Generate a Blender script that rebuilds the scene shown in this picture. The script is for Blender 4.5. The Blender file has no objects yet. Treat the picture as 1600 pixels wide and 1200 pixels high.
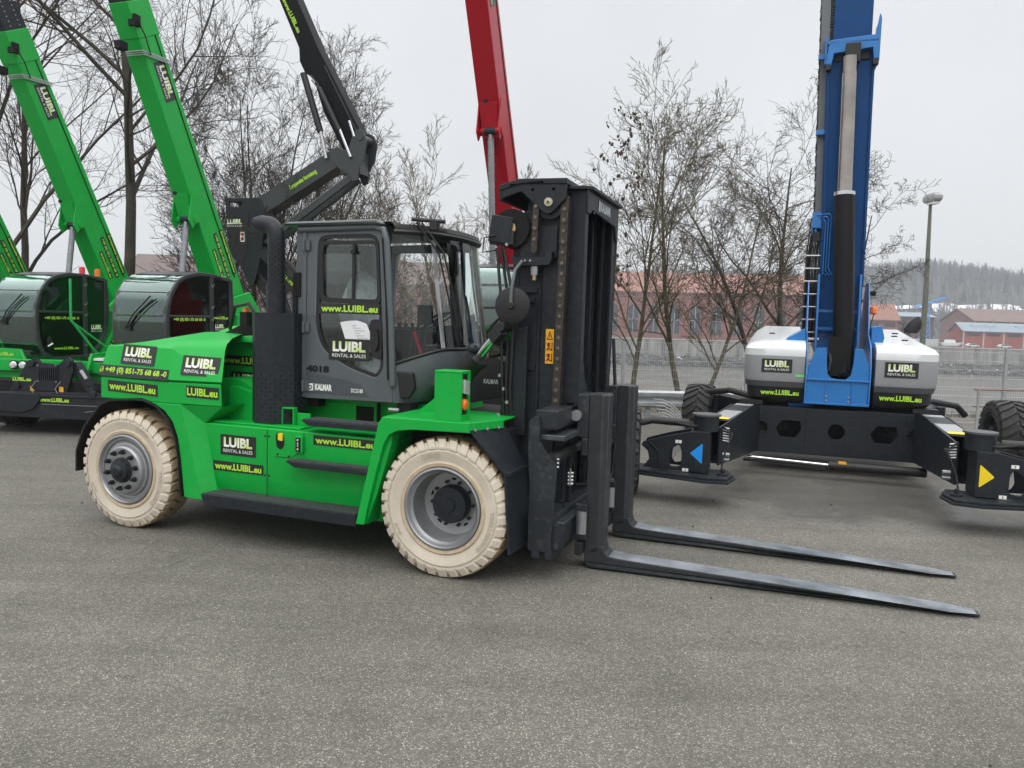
import bpy, math, random
from mathutils import Vector, Matrix
from mathutils.geometry import tessellate_polygon
PI=math.pi
S=bpy.context.scene
# ---------------- camera, sky, sun, exposure
cam=bpy.data.cameras.new('camera'); co=bpy.data.objects.new('camera',cam); S.collection.objects.link(co); S.camera=co
cam.sensor_width=36; cam.lens=27.0; cam.clip_start=.1; cam.clip_end=6000
_p=math.atan(100/1200); _r=.03
_F=Vector((0,math.cos(_p),-math.sin(_p))); _R0=Vector((1,0,0)); _U0=_R0.cross(_F)
_R=_R0*math.cos(_r)+_U0*math.sin(_r); _U=_U0*math.cos(_r)-_R0*math.sin(_r)
m=Matrix.Identity(4)
for i in range(3): m[i][0]=_R[i]; m[i][1]=_U[i]; m[i][2]=-_F[i]
m.translation=Vector((0,0,2.05)); co.matrix_world=m
W=bpy.data.worlds.new('World'); S.world=W; W.use_nodes=True
nt=W.node_tree; nt.nodes.clear(); N=nt.nodes.new; K=nt.links.new
out=N('ShaderNodeOutputWorld'); add=N('ShaderNodeAddShader'); b1=N('ShaderNodeBackground'); b2=N('ShaderNodeBackground')
sky=N('ShaderNodeTexSky'); sky.sky_type='NISHITA'; sky.sun_disc=False; sky.sun_elevation=math.radians(48); sky.sun_rotation=math.radians(200); sky.air_density=1; sky.dust_density=4
K(sky.outputs[0],b1.inputs[0]); b1.inputs[1].default_value=.012
tc=N('ShaderNodeTexCoord'); sp=N('ShaderNodeSeparateXYZ'); rp=N('ShaderNodeValToRGB'); nz=N('ShaderNodeTexNoise'); mx=N('ShaderNodeMix'); mx.data_type='RGBA'; mx.blend_type='MULTIPLY'
K(tc.outputs['Generated'],sp.inputs[0]); K(sp.outputs[2],rp.inputs[0]); K(tc.outputs['Generated'],nz.inputs['Vector']); nz.inputs['Scale'].default_value=2.2; nz.inputs['Detail'].default_value=4
e=rp.color_ramp.elements; e[0].position=0; e[0].color=(.80,.805,.815,1); e[1].position=1; e[1].color=(2.45,2.45,2.45,1)
x=e.new(.12); x.color=(.80,.81,.822,1); x=e.new(.42); x.color=(.80,.815,.83,1); x=e.new(.62); x.color=(2.0,2.0,2.0,1)
r2=N('ShaderNodeValToRGB'); K(nz.outputs[0],r2.inputs[0]); r2.color_ramp.elements[0].color=(.93,.93,.93,1); r2.color_ramp.elements[1].color=(1.06,1.06,1.06,1); r2.color_ramp.elements[0].position=.3; r2.color_ramp.elements[1].position=.7
mx.inputs[0].default_value=1; K(rp.outputs[0],mx.inputs[6]); K(r2.outputs[0],mx.inputs[7]); K(mx.outputs[2],b2.inputs[0]); b2.inputs[1].default_value=1.0
K(b1.outputs[0],add.inputs[0]); K(b2.outputs[0],add.inputs[1]); K(add.outputs[0],out.inputs[0])
sl=bpy.data.lights.new('sun','SUN'); so=bpy.data.objects.new('sun',sl); S.collection.objects.link(so); sl.energy=.6; sl.angle=math.radians(25); sl.color=(1,.97,.93)
so.rotation_euler=(math.radians(38),math.radians(-8),math.radians(10))
S.view_settings.view_transform='Standard'; S.view_settings.look='None'; S.view_settings.exposure=0; S.view_settings.gamma=1
S.cycles.max_bounces=7; S.cycles.transparent_max_bounces=24; S.cycles.volume_bounces=0
# ---------------- materials
MATS={}
def mat(name,col,rough=.5,metal=0,coat=0,var=.12,vs=6,bump=0,bs=60,dust=0,spec=.5,croughness=.1):
    if name in MATS: return MATS[name]
    m=bpy.data.materials.new(name); m.use_nodes=True; n=m.node_tree; b=n.nodes['Principled BSDF']; N=n.nodes.new; K=n.links.new
    b.inputs['Roughness'].default_value=rough; b.inputs['Metallic'].default_value=metal; b.inputs['Coat Weight'].default_value=coat; b.inputs['Coat Roughness'].default_value=croughness
    b.inputs['Specular IOR Level'].default_value=spec
    t=N('ShaderNodeTexCoord'); z=N('ShaderNodeTexNoise'); z.inputs['Scale'].default_value=vs; z.inputs['Detail'].default_value=6; z.inputs['Roughness'].default_value=.6; K(t.outputs['Object'],z.inputs['Vector'])
    r=N('ShaderNodeValToRGB'); r.color_ramp.elements[0].position=.3; r.color_ramp.elements[1].position=.72
    r.color_ramp.elements[0].color=tuple(c*(1-var) for c in col)+(1,); r.color_ramp.elements[1].color=tuple(min(1,c*(1+var)) for c in col)+(1,)
    K(z.outputs[0],r.inputs[0]); last=r.outputs[0]
    if dust:
        z2=N('ShaderNodeTexNoise'); z2.inputs['Scale'].default_value=vs*3.3; z2.inputs['Detail'].default_value=8; K(t.outputs['Object'],z2.inputs['Vector'])
        r3=N('ShaderNodeValToRGB'); r3.color_ramp.elements[0].position=.52; r3.color_ramp.elements[1].position=.8; K(z2.outputs[0],r3.inputs[0])
        mm=N('ShaderNodeMath'); mm.operation='MULTIPLY'; mm.inputs[1].default_value=dust; K(r3.outputs[0],mm.inputs[0])
        x=N('ShaderNodeMix'); x.data_type='RGBA'; K(mm.outputs[0],x.inputs[0]); K(last,x.inputs[6]); x.inputs[7].default_value=(.33,.31,.28,1); last=x.outputs[2]
    K(last,b.inputs['Base Color'])
    mr=N('ShaderNodeMapRange'); mr.inputs['To Min'].default_value=max(.02,rough-.08); mr.inputs['To Max'].default_value=min(1,rough+.12); K(z.outputs[0],mr.inputs['Value']); K(mr.outputs[0],b.inputs['Roughness'])
    if bump:
        z3=N('ShaderNodeTexNoise'); z3.inputs['Scale'].default_value=bs; z3.inputs['Detail'].default_value=4; K(t.outputs['Object'],z3.inputs['Vector'])
        bp=N('ShaderNodeBump'); bp.inputs['Strength'].default_value=bump; bp.inputs['Distance'].default_value=.01; K(z3.outputs[0],bp.inputs['Height']); K(bp.outputs[0],b.inputs['Normal'])
    MATS[name]=m; return m
def glassmat(name,tint,refl=1.0,op=0,opcol=(.02,.02,.02),rc=(.95,1,.98)):
    if name in MATS: return MATS[name]
    m=bpy.data.materials.new(name); m.use_nodes=True; n=m.node_tree; n.nodes.clear(); N=n.nodes.new; K=n.links.new
    o=N('ShaderNodeOutputMaterial'); tr=N('ShaderNodeBsdfTransparent'); tr.inputs[0].default_value=tint+(1,)
    gl=N('ShaderNodeBsdfGlossy'); gl.inputs['Roughness'].default_value=.03; gl.inputs[0].default_value=rc+(1,)
    fr=N('ShaderNodeFresnel'); fr.inputs[0].default_value=1.5; mu=N('ShaderNodeMath'); mu.operation='MULTIPLY'; mu.inputs[1].default_value=refl; mu.use_clamp=True; K(fr.outputs[0],mu.inputs[0])
    x=N('ShaderNodeMixShader'); K(mu.outputs[0],x.inputs[0]); 
    if op:
        d=N('ShaderNodeBsdfDiffuse'); d.inputs[0].default_value=opcol+(1,); y=N('ShaderNodeMixShader'); y.inputs[0].default_value=op; K(tr.outputs[0],y.inputs[1]); K(d.outputs[0],y.inputs[2]); K(y.outputs[0],x.inputs[1])
    else: K(tr.outputs[0],x.inputs[1])
    K(gl.outputs[0],x.inputs[2]); K(x.outputs[0],o.inputs[0]); MATS[name]=m; return m
GREEN=mat('green_paint',(.001,.37,.046),.38,coat=.12,spec=.3,var=.06,vs=2.5,dust=.07)
CHAR=mat('charcoal_paint',(.011,.0145,.0195),.45,coat=0,var=.2,dust=.05,spec=.35)
CABG=mat('cab_grey_paint',(.085,.098,.108),.42,coat=.1,var=.06,dust=.03)
BLK=mat('black_plastic',(.010,.010,.011),.5,var=.2,dust=.02)
MATTE=mat('matte_black',(.004,.004,.004),.9,var=.1)
STEEL=mat('worn_steel',(.10,.115,.13),.33,metal=.7,var=.5,vs=5,dust=.12)
SCUFF=mat('scuffed_fork_steel',(.25,.275,.30),.36,metal=.5,var=.5,vs=4,dust=.1)
SILV=mat('silver_paint',(.36,.37,.38),.35,metal=.7,var=.08)
CHROME=mat('chrome',(.62,.63,.65),.12,metal=1,var=.05)
CREAM=mat('cream_rubber',(.60,.535,.44),.8,var=.10,vs=4,bump=.25,bs=40,spec=.3,dust=.08)
SAND=mat('cream_rubber_tread',(.34,.265,.165),.88,var=.28,vs=7,bump=.6,bs=90,spec=.2,dust=.05)
RUB=mat('black_rubber',(.028,.028,.028),.8,var=.25,bump=.3,dust=.25)
REDP=mat('red_paint',(.40,.003,.016),.32,coat=.2,spec=.3,var=.05)
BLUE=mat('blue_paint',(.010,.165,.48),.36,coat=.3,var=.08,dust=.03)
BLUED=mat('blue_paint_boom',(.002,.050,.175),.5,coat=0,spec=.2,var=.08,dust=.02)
WHITE=mat('white_gelcoat',(.66,.69,.70),.3,coat=.4,var=.04,dust=.05)
GREYC=mat('grey_cowl',(.30,.31,.32),.4,coat=.2,var=.05,dust=.04)
DGREY=mat('dark_grey_strip',(.07,.075,.08),.5,var=.1)
ORNG=mat('orange_lens',(.85,.17,.01),.2,coat=.5,var=.15,vs=40)
REDL=mat('red_lens',(.75,.03,.05),.2,coat=.5,var=.1)
YEL=mat('yellow_paint',(.85,.62,.01),.4,var=.06)
ORY=mat('warning_orange_yellow',(.85,.42,.02),.45,var=.06)
BLUS=mat('blue_sticker',(.01,.30,.85),.4,var=.05)
LAMPW=mat('clear_lamp',(.75,.76,.78),.1,metal=.5,coat=1,var=.2,vs=60)
LIME=mat('lime_print',(.42,.72,.05),.45,var=.05); WPR=mat('white_print',(.80,.82,.78),.45,var=.04); DEC=mat('black_decal',(.010,.012,.012),.38,coat=.2,var=.1)
GRYPR=mat('grey_print',(.45,.48,.5),.4,var=.05); PIN=mat('chain_pin_steel',(.16,.135,.11),.4,metal=.5,var=.3,vs=30); CHAIN=mat('oily_chain_steel',(.060,.052,.046),.5,metal=.6,var=.4,vs=30)
GALV=mat('galvanised_steel',(.42,.44,.45),.45,metal=.6,var=.15)
PAPER=mat('paper',(.75,.75,.77),.8,var=.05); PLAST=mat('crumpled_plastic_wrap',(.5,.53,.58),.25,coat=.6,var=.25,vs=14,bump=1,bs=14)
SEAT=mat('seat_fabric',(.02,.02,.022),.8); GRIP=mat('grip_tread',(.075,.085,.09),.55,metal=.3,var=.3,vs=60,bump=1,bs=120,dust=.3)
HOSE=mat('hydraulic_hose',(.012,.012,.013),.45,var=.2,bump=.3,bs=120); CLEAR=glassmat('clear_glass',(.93,.96,.95),1.0); WIN=glassmat('tinted_glass',(.34,.46,.42),.8); DARKG=glassmat('dark_tinted_glass',(.10,.17,.15),.8); SCREEN=glassmat('windscreen_glass',(.34,.52,.48),3.6,rc=(.80,1,.95))
BRASS=mat('brass',(.55,.42,.2),.35,metal=.8)
def inkmat():
    m=bpy.data.materials.new('logo_ink'); m.use_nodes=True; n=m.node_tree; b=n.nodes['Principled BSDF']; a=n.nodes.new('ShaderNodeAttribute'); a.attribute_name='ink'; n.links.new(a.outputs['Color'],b.inputs['Base Color']); b.inputs['Roughness'].default_value=.45; return m
INK=inkmat()
# ---------------- mesh builder
class MB:
    def __init__(s): s.v=[];s.f=[];s.m=[]
    def add(s,v,f,m=0):
        o=len(s.v); s.v+=[tuple(p) for p in v]; s.f+=[tuple(i+o for i in q) for q in f]; s.m+=[m]*len(f); return s
    def box(s,x0,x1,y0,y1,z0,z1,m=0):
        v=[(x,y,z) for z in(z0,z1) for y in(y0,y1) for x in(x0,x1)]
        return s.add(v,[(0,2,3,1),(4,5,7,6),(0,1,5,4),(2,6,7,3),(0,4,6,2),(1,3,7,5)],m)
    def beam(s,p,q,w,h,m=0,up=(0,0,1),w2=None,h2=None):
        p=Vector(p);q=Vector(q);d=(q-p).normalized();u=Vector(up); a=d.cross(u)
        if a.length<1e-4: a=d.cross(Vector((1,0,0)))
        a.normalize(); b=a.cross(d); w2=w if w2 is None else w2; h2=h if h2 is None else h2
        v=[]
        for c,ww,hh in((p,w,h),(q,w2,h2)):
            for i,j in((-1,-1),(1,-1),(1,1),(-1,1)): v.append(c+a*i*ww/2+b*j*hh/2)
        return s.add(v,[(3,2,1,0),(4,5,6,7),(0,1,5,4),(1,2,6,5),(2,3,7,6),(3,0,4,7)],m)
    def plate(s,outer,plane,a,b,holes=(),m=0):
        mp={'xz':lambda u,v,t:(u,t,v),'xy':lambda u,v,t:(u,v,t),'yz':lambda u,v,t:(t,u,v)}[plane]
        loops=[list(outer)]+[list(h) for h in holes]; flat=[p for l in loops for p in l]; n=len(flat)
        tris=tessellate_polygon([[Vector((x,y,0)) for x,y in l] for l in loops])
        v=[mp(x,y,a) for x,y in flat]+[mp(x,y,b) for x,y in flat]; f=[]
        for t in tris: f.append(tuple(t)); f.append(tuple(i+n for i in reversed(t)))
        o=0
        for l in loops:
            k=len(l)
            for i in range(k): j=(i+1)%k; f.append((o+i,o+j,o+j+n,o+i+n))
            o+=k
        return s.add(v,f,m)
    def tube(s,pts,r,n=8,m=0,cap=True):
        pts=[Vector(p) for p in pts]; rs=r if isinstance(r,(list,tuple)) else [r]*len(pts); v=[];f=[]
        a=None
        for i,p in enumerate(pts):
            d=(pts[min(i+1,len(pts)-1)]-pts[max(i-1,0)]).normalized()
            if a is None:
                a=d.cross(Vector((0,0,1)))
                if a.length<.1: a=d.cross(Vector((1,0,0)))
            a=(a-d*a.dot(d)).normalized(); b=d.cross(a)
            for k in range(n):
                t=2*PI*k/n; v.append(p+(a*math.cos(t)+b*math.sin(t))*rs[i])
        for i in range(len(pts)-1):
            for k in range(n): f.append((i*n+k,i*n+(k+1)%n,(i+1)*n+(k+1)%n,(i+1)*n+k))
        if cap: f.append(tuple(range(n-1,-1,-1))); f.append(tuple((len(pts)-1)*n+k for k in range(n)))
        return s.add(v,f,m)
    def cyl(s,p,q,r,n=16,m=0,r2=None): return s.tube([p,q],[r,r if r2 is None else r2],n,m)
    def lathe(s,prof,c,axis='y',n=48,m=0,sgn=1):
        v=[];f=[];k=len(prof)
        for i in range(n):
            t=2*PI*i/n; ct,st=math.cos(t),math.sin(t)
            for r,h in prof:
                h*=sgn
                v.append({'y':(c[0]+r*ct,c[1]+h,c[2]+r*st),'z':(c[0]+r*ct,c[1]+r*st,c[2]+h),'x':(c[0]+h,c[1]+r*ct,c[2]+r*st)}[axis])
        for i in range(n):
            j=(i+1)%n
            for a in range(k-1): f.append((i*k+a,j*k+a,j*k+a+1,i*k+a+1))
        return s.add(v,f,m)
    def ball(s,c,r,n=10,m=0,sc=(1,1,1)):
        prof=[(max(1e-4,r*math.sin(PI*i/n))*1,-r*math.cos(PI*i/n)) for i in range(n+1)]
        o=len(s.v); s.lathe(prof,(0,0,0),'z',n*2,m)
        for i in range(o,len(s.v)): p=s.v[i]; s.v[i]=(c[0]+p[0]*sc[0],c[1]+p[1]*sc[1],c[2]+p[2]*sc[2])
        return s
    def loft(s,rings,m=0,cap=(True,True)):
        n=len(rings[0]); v=[p for r in rings for p in r]; f=[]
        for i in range(len(rings)-1):
            for k in range(n): f.append((i*n+k,i*n+(k+1)%n,(i+1)*n+(k+1)%n,(i+1)*n+k))
        if cap[0]: f.append(tuple(range(n-1,-1,-1)))
        if cap[1]: f.append(tuple((len(rings)-1)*n+k for k in range(n)))
        return s.add(v,f,m)
    def sheet(s,rows,m=0):
        n=len(rows[0]); v=[p for r in rows for p in r]; f=[(i*n+k,i*n+k+1,(i+1)*n+k+1,(i+1)*n+k) for i in range(len(rows)-1) for k in range(n-1)]
        return s.add(v,f,m)
    def move(s,fn,start=0):
        for i in range(start,len(s.v)): s.v[i]=tuple(fn(Vector(s.v[i])))
        return s
    def build(s,name,mats,parent=None,bevel=0,ang=32,loc=None,rot=None):
        me=bpy.data.meshes.new(name); me.from_pydata(s.v,[],s.f)
        for mm in (mats if isinstance(mats,(list,tuple)) else [mats]): me.materials.append(mm)
        if len(me.materials)>1: me.polygons.foreach_set('material_index',s.m)
        me.update()
        import bmesh
        b=bmesh.new(); b.from_mesh(me); bmesh.ops.recalc_face_normals(b,faces=b.faces); b.to_mesh(me); b.free()
        if ang:
            me.shade_smooth(); me.set_sharp_from_angle(angle=math.radians(ang))
        o=bpy.data.objects.new(name,me); S.collection.objects.link(o)
        if parent: o.parent=parent
        if loc: o.location=loc
        if rot: o.rotation_euler=rot
        if bevel:
            md=o.modifiers.new('b','BEVEL'); md.width=bevel; md.segments=2; md.limit_method='ANGLE'; md.angle_limit=math.radians(38); md.use_clamp_overlap=True; md.harden_normals=True
        return o
def tag(o,label,cat,group=None,kind=None):
    if label: o['label']=label
    if cat: o['category']=cat
    if group: o['group']=group
    if kind: o['kind']=kind
    return o
def thing(name,label,cat,loc=(0,0,0),rz=0,group=None):
    o=bpy.data.objects.new(name,None); S.collection.objects.link(o); o.location=loc; o.rotation_euler=(0,0,math.radians(rz)); o.empty_display_size=.3
    return tag(o,label,cat,group)
def copy_tree(o,parent=None):
    c=o.copy(); S.collection.objects.link(c); c.parent=parent
    for ch in list(o.children): copy_tree(ch,c)
    return c
def circ(cx,cy,r,n=20,ry=None): ry=ry or r; return [(cx+r*math.cos(2*PI*i/n),cy+ry*math.sin(2*PI*i/n)) for i in range(n)]
def arc(p0,p1,p2,n=6):   # quadratic curve
    p0,p1,p2=map(Vector,(p0,p1,p2)); return [tuple(p0*(1-t)**2+p1*2*t*(1-t)+p2*t*t) for t in [i/n for i in range(n+1)]]
def rpoly(pts,r,n=4):    # round the corners of a 2-D polygon
    o=[];k=len(pts)
    for i in range(k):
        a,b,c=Vector(pts[i-1]),Vector(pts[i]),Vector(pts[(i+1)%k]); d1=(a-b);d2=(c-b); q=min(r,d1.length*.45,d2.length*.45)
        o+=arc(b+d1.normalized()*q,b,b+d2.normalized()*q,n)
    return [(p[0],p[1]) for p in o]
# ---------------- lettering
TC={}
def glyphs(t,bold=.02):
    k=(t,bold)
    if k not in TC:
        c=bpy.data.curves.new('t','FONT'); c.body=t; c.size=1; c.offset=bold; c.resolution_u=3; c.fill_mode='FRONT'
        o=bpy.data.objects.new('t',c); S.collection.objects.link(o); me=bpy.data.meshes.new_from_object(o)
        v=[(p.co.x,p.co.y) for p in me.vertices]; f=[tuple(p.vertices) for p in me.polygons]
        x0=min(a for a,b in v);x1=max(a for a,b in v);y0=min(b for a,b in v);y1=max(b for a,b in v)
        TC[k]=([((a-x0)/(x1-x0),(b-y0)/(y1-y0)) for a,b in v],f,(x1-x0)/(y1-y0))
        bpy.data.objects.remove(o); bpy.data.curves.remove(c); bpy.data.meshes.remove(me)
    return TC[k]
def put_text(mb,t,c,u,v,x0,x1,y0,y1,m,off=.0045,bold=.02):
    g,f,_=glyphs(t,bold); c=Vector(c);u=Vector(u);v=Vector(v);n=u.cross(v).normalized()
    mb.add([c+u*(x0+(x1-x0)*a)+v*(y0+(y1-y0)*b)+n*off for a,b in g],f,m); return g
URL='www.LUIBL.eu'; PHONE='+49 (0) 851-75 68 68 -0'
def decal(parent,kind,c,u,v,w,h,bg=True,name='decal'):
    """c centre, u along the writing, v up"""
    c=Vector(c);u=Vector(u).normalized();v=Vector(v).normalized();n=u.cross(v).normalized(); mb=MB(); X,Y=w/2,h/2; ink=None
    if bg:
        q=[c+u*i*X+v*j*Y for i,j in((-1,-1),(1,-1),(1,1),(-1,1))]
        mb.add([p+n*.0005 for p in q]+[p+n*.0025 for p in q],[(4,5,6,7),(0,1,5,4),(1,2,6,5),(2,3,7,6),(3,0,4,7)],0)
    if kind=='logo':
        s0=len(mb.v); g=put_text(mb,'LUIBL',c,u,v,-X*.80,X*.80,-Y*.22,Y*.76,3,bold=.045); ink=(s0,g)
        put_text(mb,'RENTAL & SALES',c,u,v,-X*.82,X*.82,-Y*.72,-Y*.40,2,bold=.0)
    elif kind=='phone':
        put_text(mb,PHONE,c,u,v,-X*.80,X*.95,-Y*.66,Y*.70,1,bold=.03)
        k=c-u*(X-Y*.8); o=len(mb.v); pts=[k+u*math.cos(t)*Y*.38+v*math.sin(t)*Y*.62+n*.006 for t in [math.radians(a) for a in range(-60,250,20)]]
        mb.tube(pts,Y*.07,4,1); mb.beam(k-u*Y*.2-v*Y*.3+n*.006,k+u*Y*.25+v*Y*.3+n*.006,Y*.16,.002,1,up=n)
    else: put_text(mb,kind,c,u,v,-X*.93,X*.93,-Y*.66,Y*.68,1,bold=.035)
    o=mb.build(name,[DEC,LIME,WPR,INK],parent,ang=0)
    if ink:
        a=o.data.color_attributes.new('ink','FLOAT_COLOR','POINT')
        for i,(x,y) in enumerate(ink[1]):
            t=(y*1.3-.35) if x<.5 else (1.05-y*1.2 if x>.62 else .35+.4*math.sin(y*6)); t=max(0,min(1,t)); wq=(.86,.87,.78);lq=(.50,.66,.16)
            a.data[ink[0]+i].color=tuple(wq[k]*(1-t)+lq[k]*t for k in range(3))+(1,)
    return o
XU=(1,0,0);ZU=(0,0,1)
# ================= SETTING
def nodemat(name,fn):
    m=bpy.data.materials.new(name); m.use_nodes=True; fn(m.node_tree,m.node_tree.nodes['Principled BSDF']); return m
def asphalt(n,b):
    N=n.nodes.new;K=n.links.new; t=N('ShaderNodeTexCoord'); P=t.outputs['Object']
    def noise(s,d=5,r=.6): z=N('ShaderNodeTexNoise'); z.inputs['Scale'].default_value=s; z.inputs['Detail'].default_value=d; z.inputs['Roughness'].default_value=r; K(P,z.inputs['Vector']); return z.outputs[0]
    def ramp(i,*st):
        r=N('ShaderNodeValToRGB'); K(i,r.inputs[0]); e=r.color_ramp.elements
        while len(e)<len(st): e.new(.5)
        for k,(p,c) in enumerate(st): e[k].position=p; e[k].color=(c+(1,)) if isinstance(c,tuple) else (c,c,c,1)
        return r.outputs[0]
    def mixc(bl,f,a,c):
        x=N('ShaderNodeMix'); x.data_type='RGBA'; x.blend_type=bl
        if isinstance(f,float): x.inputs[0].default_value=f
        else: K(f,x.inputs[0])
        K(a,x.inputs[6])
        if isinstance(c,tuple): x.inputs[7].default_value=c
        else: K(c,x.inputs[7])
        return x.outputs[2]
    base=ramp(noise(.45,6),(.3,(.104,.099,.084)),(.52,(.136,.130,.112)),(.75,(.121,.111,.098)))
    vo=N('ShaderNodeTexVoronoi'); vo.inputs['Scale'].default_value=160; K(P,vo.inputs['Vector']); hs=N('ShaderNodeSeparateColor'); K(vo.outputs['Color'],hs.inputs[0])
    grain=ramp(hs.outputs[0],(0,.62),(.45,.88),(.78,1.15),(.93,1.75),(1,3.2))
    c=mixc('MULTIPLY',1.0,base,grain)
    vc=N('ShaderNodeTexVoronoi'); vc.feature='DISTANCE_TO_EDGE'; vc.inputs['Scale'].default_value=.75; wv=N('ShaderNodeMix'); wv.data_type='VECTOR'; wv.inputs[0].default_value=.22; zn=N('ShaderNodeTexNoise'); zn.inputs['Scale'].default_value=3.5; zn.inputs['Detail'].default_value=5; K(P,zn.inputs['Vector']); K(P,wv.inputs[4]); K(zn.outputs['Color'],wv.inputs[5]); K(wv.outputs[1],vc.inputs['Vector'])
    ck=N('ShaderNodeMath'); ck.operation='MULTIPLY'; K(ramp(vc.outputs['Distance'],(0,1.),(.0045,0.)),ck.inputs[0]); K(ramp(noise(.6,2),(.60,0.),(.66,.75)),ck.inputs[1])
    vo3=N('ShaderNodeTexVoronoi'); vo3.inputs['Scale'].default_value=38; K(P,vo3.inputs['Vector']); h3=N('ShaderNodeSeparateColor'); K(vo3.outputs['Color'],h3.inputs[0])
    c=mixc('MULTIPLY',.35,c,ramp(h3.outputs[1],(0,.7),(.5,1.),(.9,1.15),(1,1.3)))
    c=mixc('MULTIPLY',.85,c,ramp(noise(1.7,7,.7),(.25,.80),(.5,1.),(.75,1.12)))
    c=mixc('MIX',ck.outputs[0],c,(.02,.019,.018,1))
    c=mixc('MIX',ramp(noise(7.5,1),(.775,0.),(.80,.6)),c,(.035,.033,.031,1))
    ms=N('ShaderNodeMapping'); ms.inputs['Scale'].default_value=(.22,2.6,1); ms.inputs['Rotation'].default_value=(0,0,.5); K(P,ms.inputs[0]); zs=N('ShaderNodeTexNoise'); zs.inputs['Scale'].default_value=1.2; zs.inputs['Detail'].default_value=4; K(ms.outputs[0],zs.inputs['Vector']); c=mixc('MULTIPLY',.8,c,ramp(zs.outputs[0],(.35,.86),(.5,1.),(.65,1.07)))
    st=ramp(noise(3.1,3),(.70,0.),(.76,1.)); c=mixc('MIX',ramp(noise(1.9,4),(.66,0.),(.76,.35)),c,(.045,.042,.04,1))
    # damp patch with puddled film under the big machine
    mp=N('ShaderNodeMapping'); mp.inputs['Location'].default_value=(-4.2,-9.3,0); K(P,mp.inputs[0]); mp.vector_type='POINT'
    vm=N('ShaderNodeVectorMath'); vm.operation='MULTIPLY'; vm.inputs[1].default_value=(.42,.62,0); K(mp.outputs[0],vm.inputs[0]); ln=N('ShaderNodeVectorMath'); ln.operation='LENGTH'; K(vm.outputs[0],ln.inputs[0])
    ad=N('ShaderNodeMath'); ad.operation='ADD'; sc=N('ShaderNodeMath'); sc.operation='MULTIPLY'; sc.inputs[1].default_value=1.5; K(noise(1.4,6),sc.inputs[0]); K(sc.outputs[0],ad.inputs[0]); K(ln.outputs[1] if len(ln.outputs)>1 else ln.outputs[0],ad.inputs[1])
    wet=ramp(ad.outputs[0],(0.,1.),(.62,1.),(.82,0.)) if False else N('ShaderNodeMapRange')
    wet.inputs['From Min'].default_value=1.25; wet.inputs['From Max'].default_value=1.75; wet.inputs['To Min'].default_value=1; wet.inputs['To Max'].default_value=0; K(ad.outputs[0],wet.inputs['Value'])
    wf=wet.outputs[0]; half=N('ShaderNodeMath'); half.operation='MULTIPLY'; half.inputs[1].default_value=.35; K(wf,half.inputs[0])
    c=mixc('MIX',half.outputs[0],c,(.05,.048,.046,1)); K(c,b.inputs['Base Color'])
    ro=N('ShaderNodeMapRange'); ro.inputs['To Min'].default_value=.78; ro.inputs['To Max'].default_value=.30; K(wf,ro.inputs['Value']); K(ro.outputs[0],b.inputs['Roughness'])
    b.inputs['Specular IOR Level'].default_value=.45
    bp=N('ShaderNodeBump'); bp.inputs['Strength'].default_value=.55; bp.inputs['Distance'].default_value=.006; K(hs.outputs[0],bp.inputs['Height']); K(bp.outputs[0],b.inputs['Normal'])
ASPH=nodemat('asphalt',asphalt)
SOIL=mat('leaf_litter_soil',(.14,.115,.08),.95,var=.5,vs=1.3,bump=1,bs=8)
FARG=mat('far_bank_ground',(.15,.145,.12),.95,var=.4,vs=.02)
HILLM=mat('hill_soil',(.045,.047,.042),.95,var=.4,vs=.02)
SNOW=mat('snow_patch',(.75,.77,.8),.8,var=.15,vs=.1)
def edge(x): return 18.2+.1*(x-2)
g=MB(); xs=[-160,-60,-30,-15,0,15,30,60,160]
g.sheet([[(x,-60,0) for x in xs],[(x,0,0) for x in xs],[(x,edge(max(-30,min(30,x))),0) for x in xs]])
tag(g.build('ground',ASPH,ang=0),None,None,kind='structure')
g=MB(); X=[-400+i*20 for i in range(41)]; rr=random.Random(3); rows=[]
for t,z in((.0,-.004),(.6,-.35),(3.5,-.7),(9,-2.5),(16,-6.),(26,-10),(34,-13.2)):
    rows.append([(x,edge(max(-30,min(30,x)))+t,z+(rr.uniform(-.15,.15) if t>.5 else 0)) for x in X])
g.sheet(rows); tag(g.build('river_bank_terrain',SOIL,ang=0),None,None,kind='structure')
def water(n,b):
    N=n.nodes.new;K=n.links.new; b.inputs['Base Color'].default_value=(.14,.135,.10,1); b.inputs['Roughness'].default_value=.12
    t=N('ShaderNodeTexCoord'); mp=N('ShaderNodeMapping'); mp.inputs['Scale'].default_value=(.16,1.1,1); K(t.outputs['Object'],mp.inputs[0]); z=N('ShaderNodeTexNoise'); z.inputs['Scale'].default_value=1; z.inputs['Detail'].default_value=7; z.inputs['Roughness'].default_value=.65; K(mp.outputs[0],z.inputs['Vector'])
    bp=N('ShaderNodeBump'); bp.inputs['Strength'].default_value=.9; bp.inputs['Distance'].default_value=.8; K(z.outputs[0],bp.inputs['Height']); K(bp.outputs[0],b.inputs['Normal'])
    z2=N('ShaderNodeTexNoise'); z2.inputs['Scale'].default_value=.35; K(mp.outputs[0],z2.inputs['Vector']); r=N('ShaderNodeValToRGB'); r.color_ramp.elements[0].position=.35; r.color_ramp.elements[0].color=(.07,.068,.055,1); r.color_ramp.elements[1].position=.7; r.color_ramp.elements[1].color=(.20,.195,.165,1); K(z2.outputs[0],r.inputs[0]); K(r.outputs[0],b.inputs['Base Color'])
WATER=nodemat('river_water',water)
g=MB(); g.sheet([[(-900,45,-12),(1200,45,-12)],[(-900,272,-12),(1200,272,-12)]]); tag(g.build('river',WATER,ang=0),None,None,kind='structure')
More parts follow.
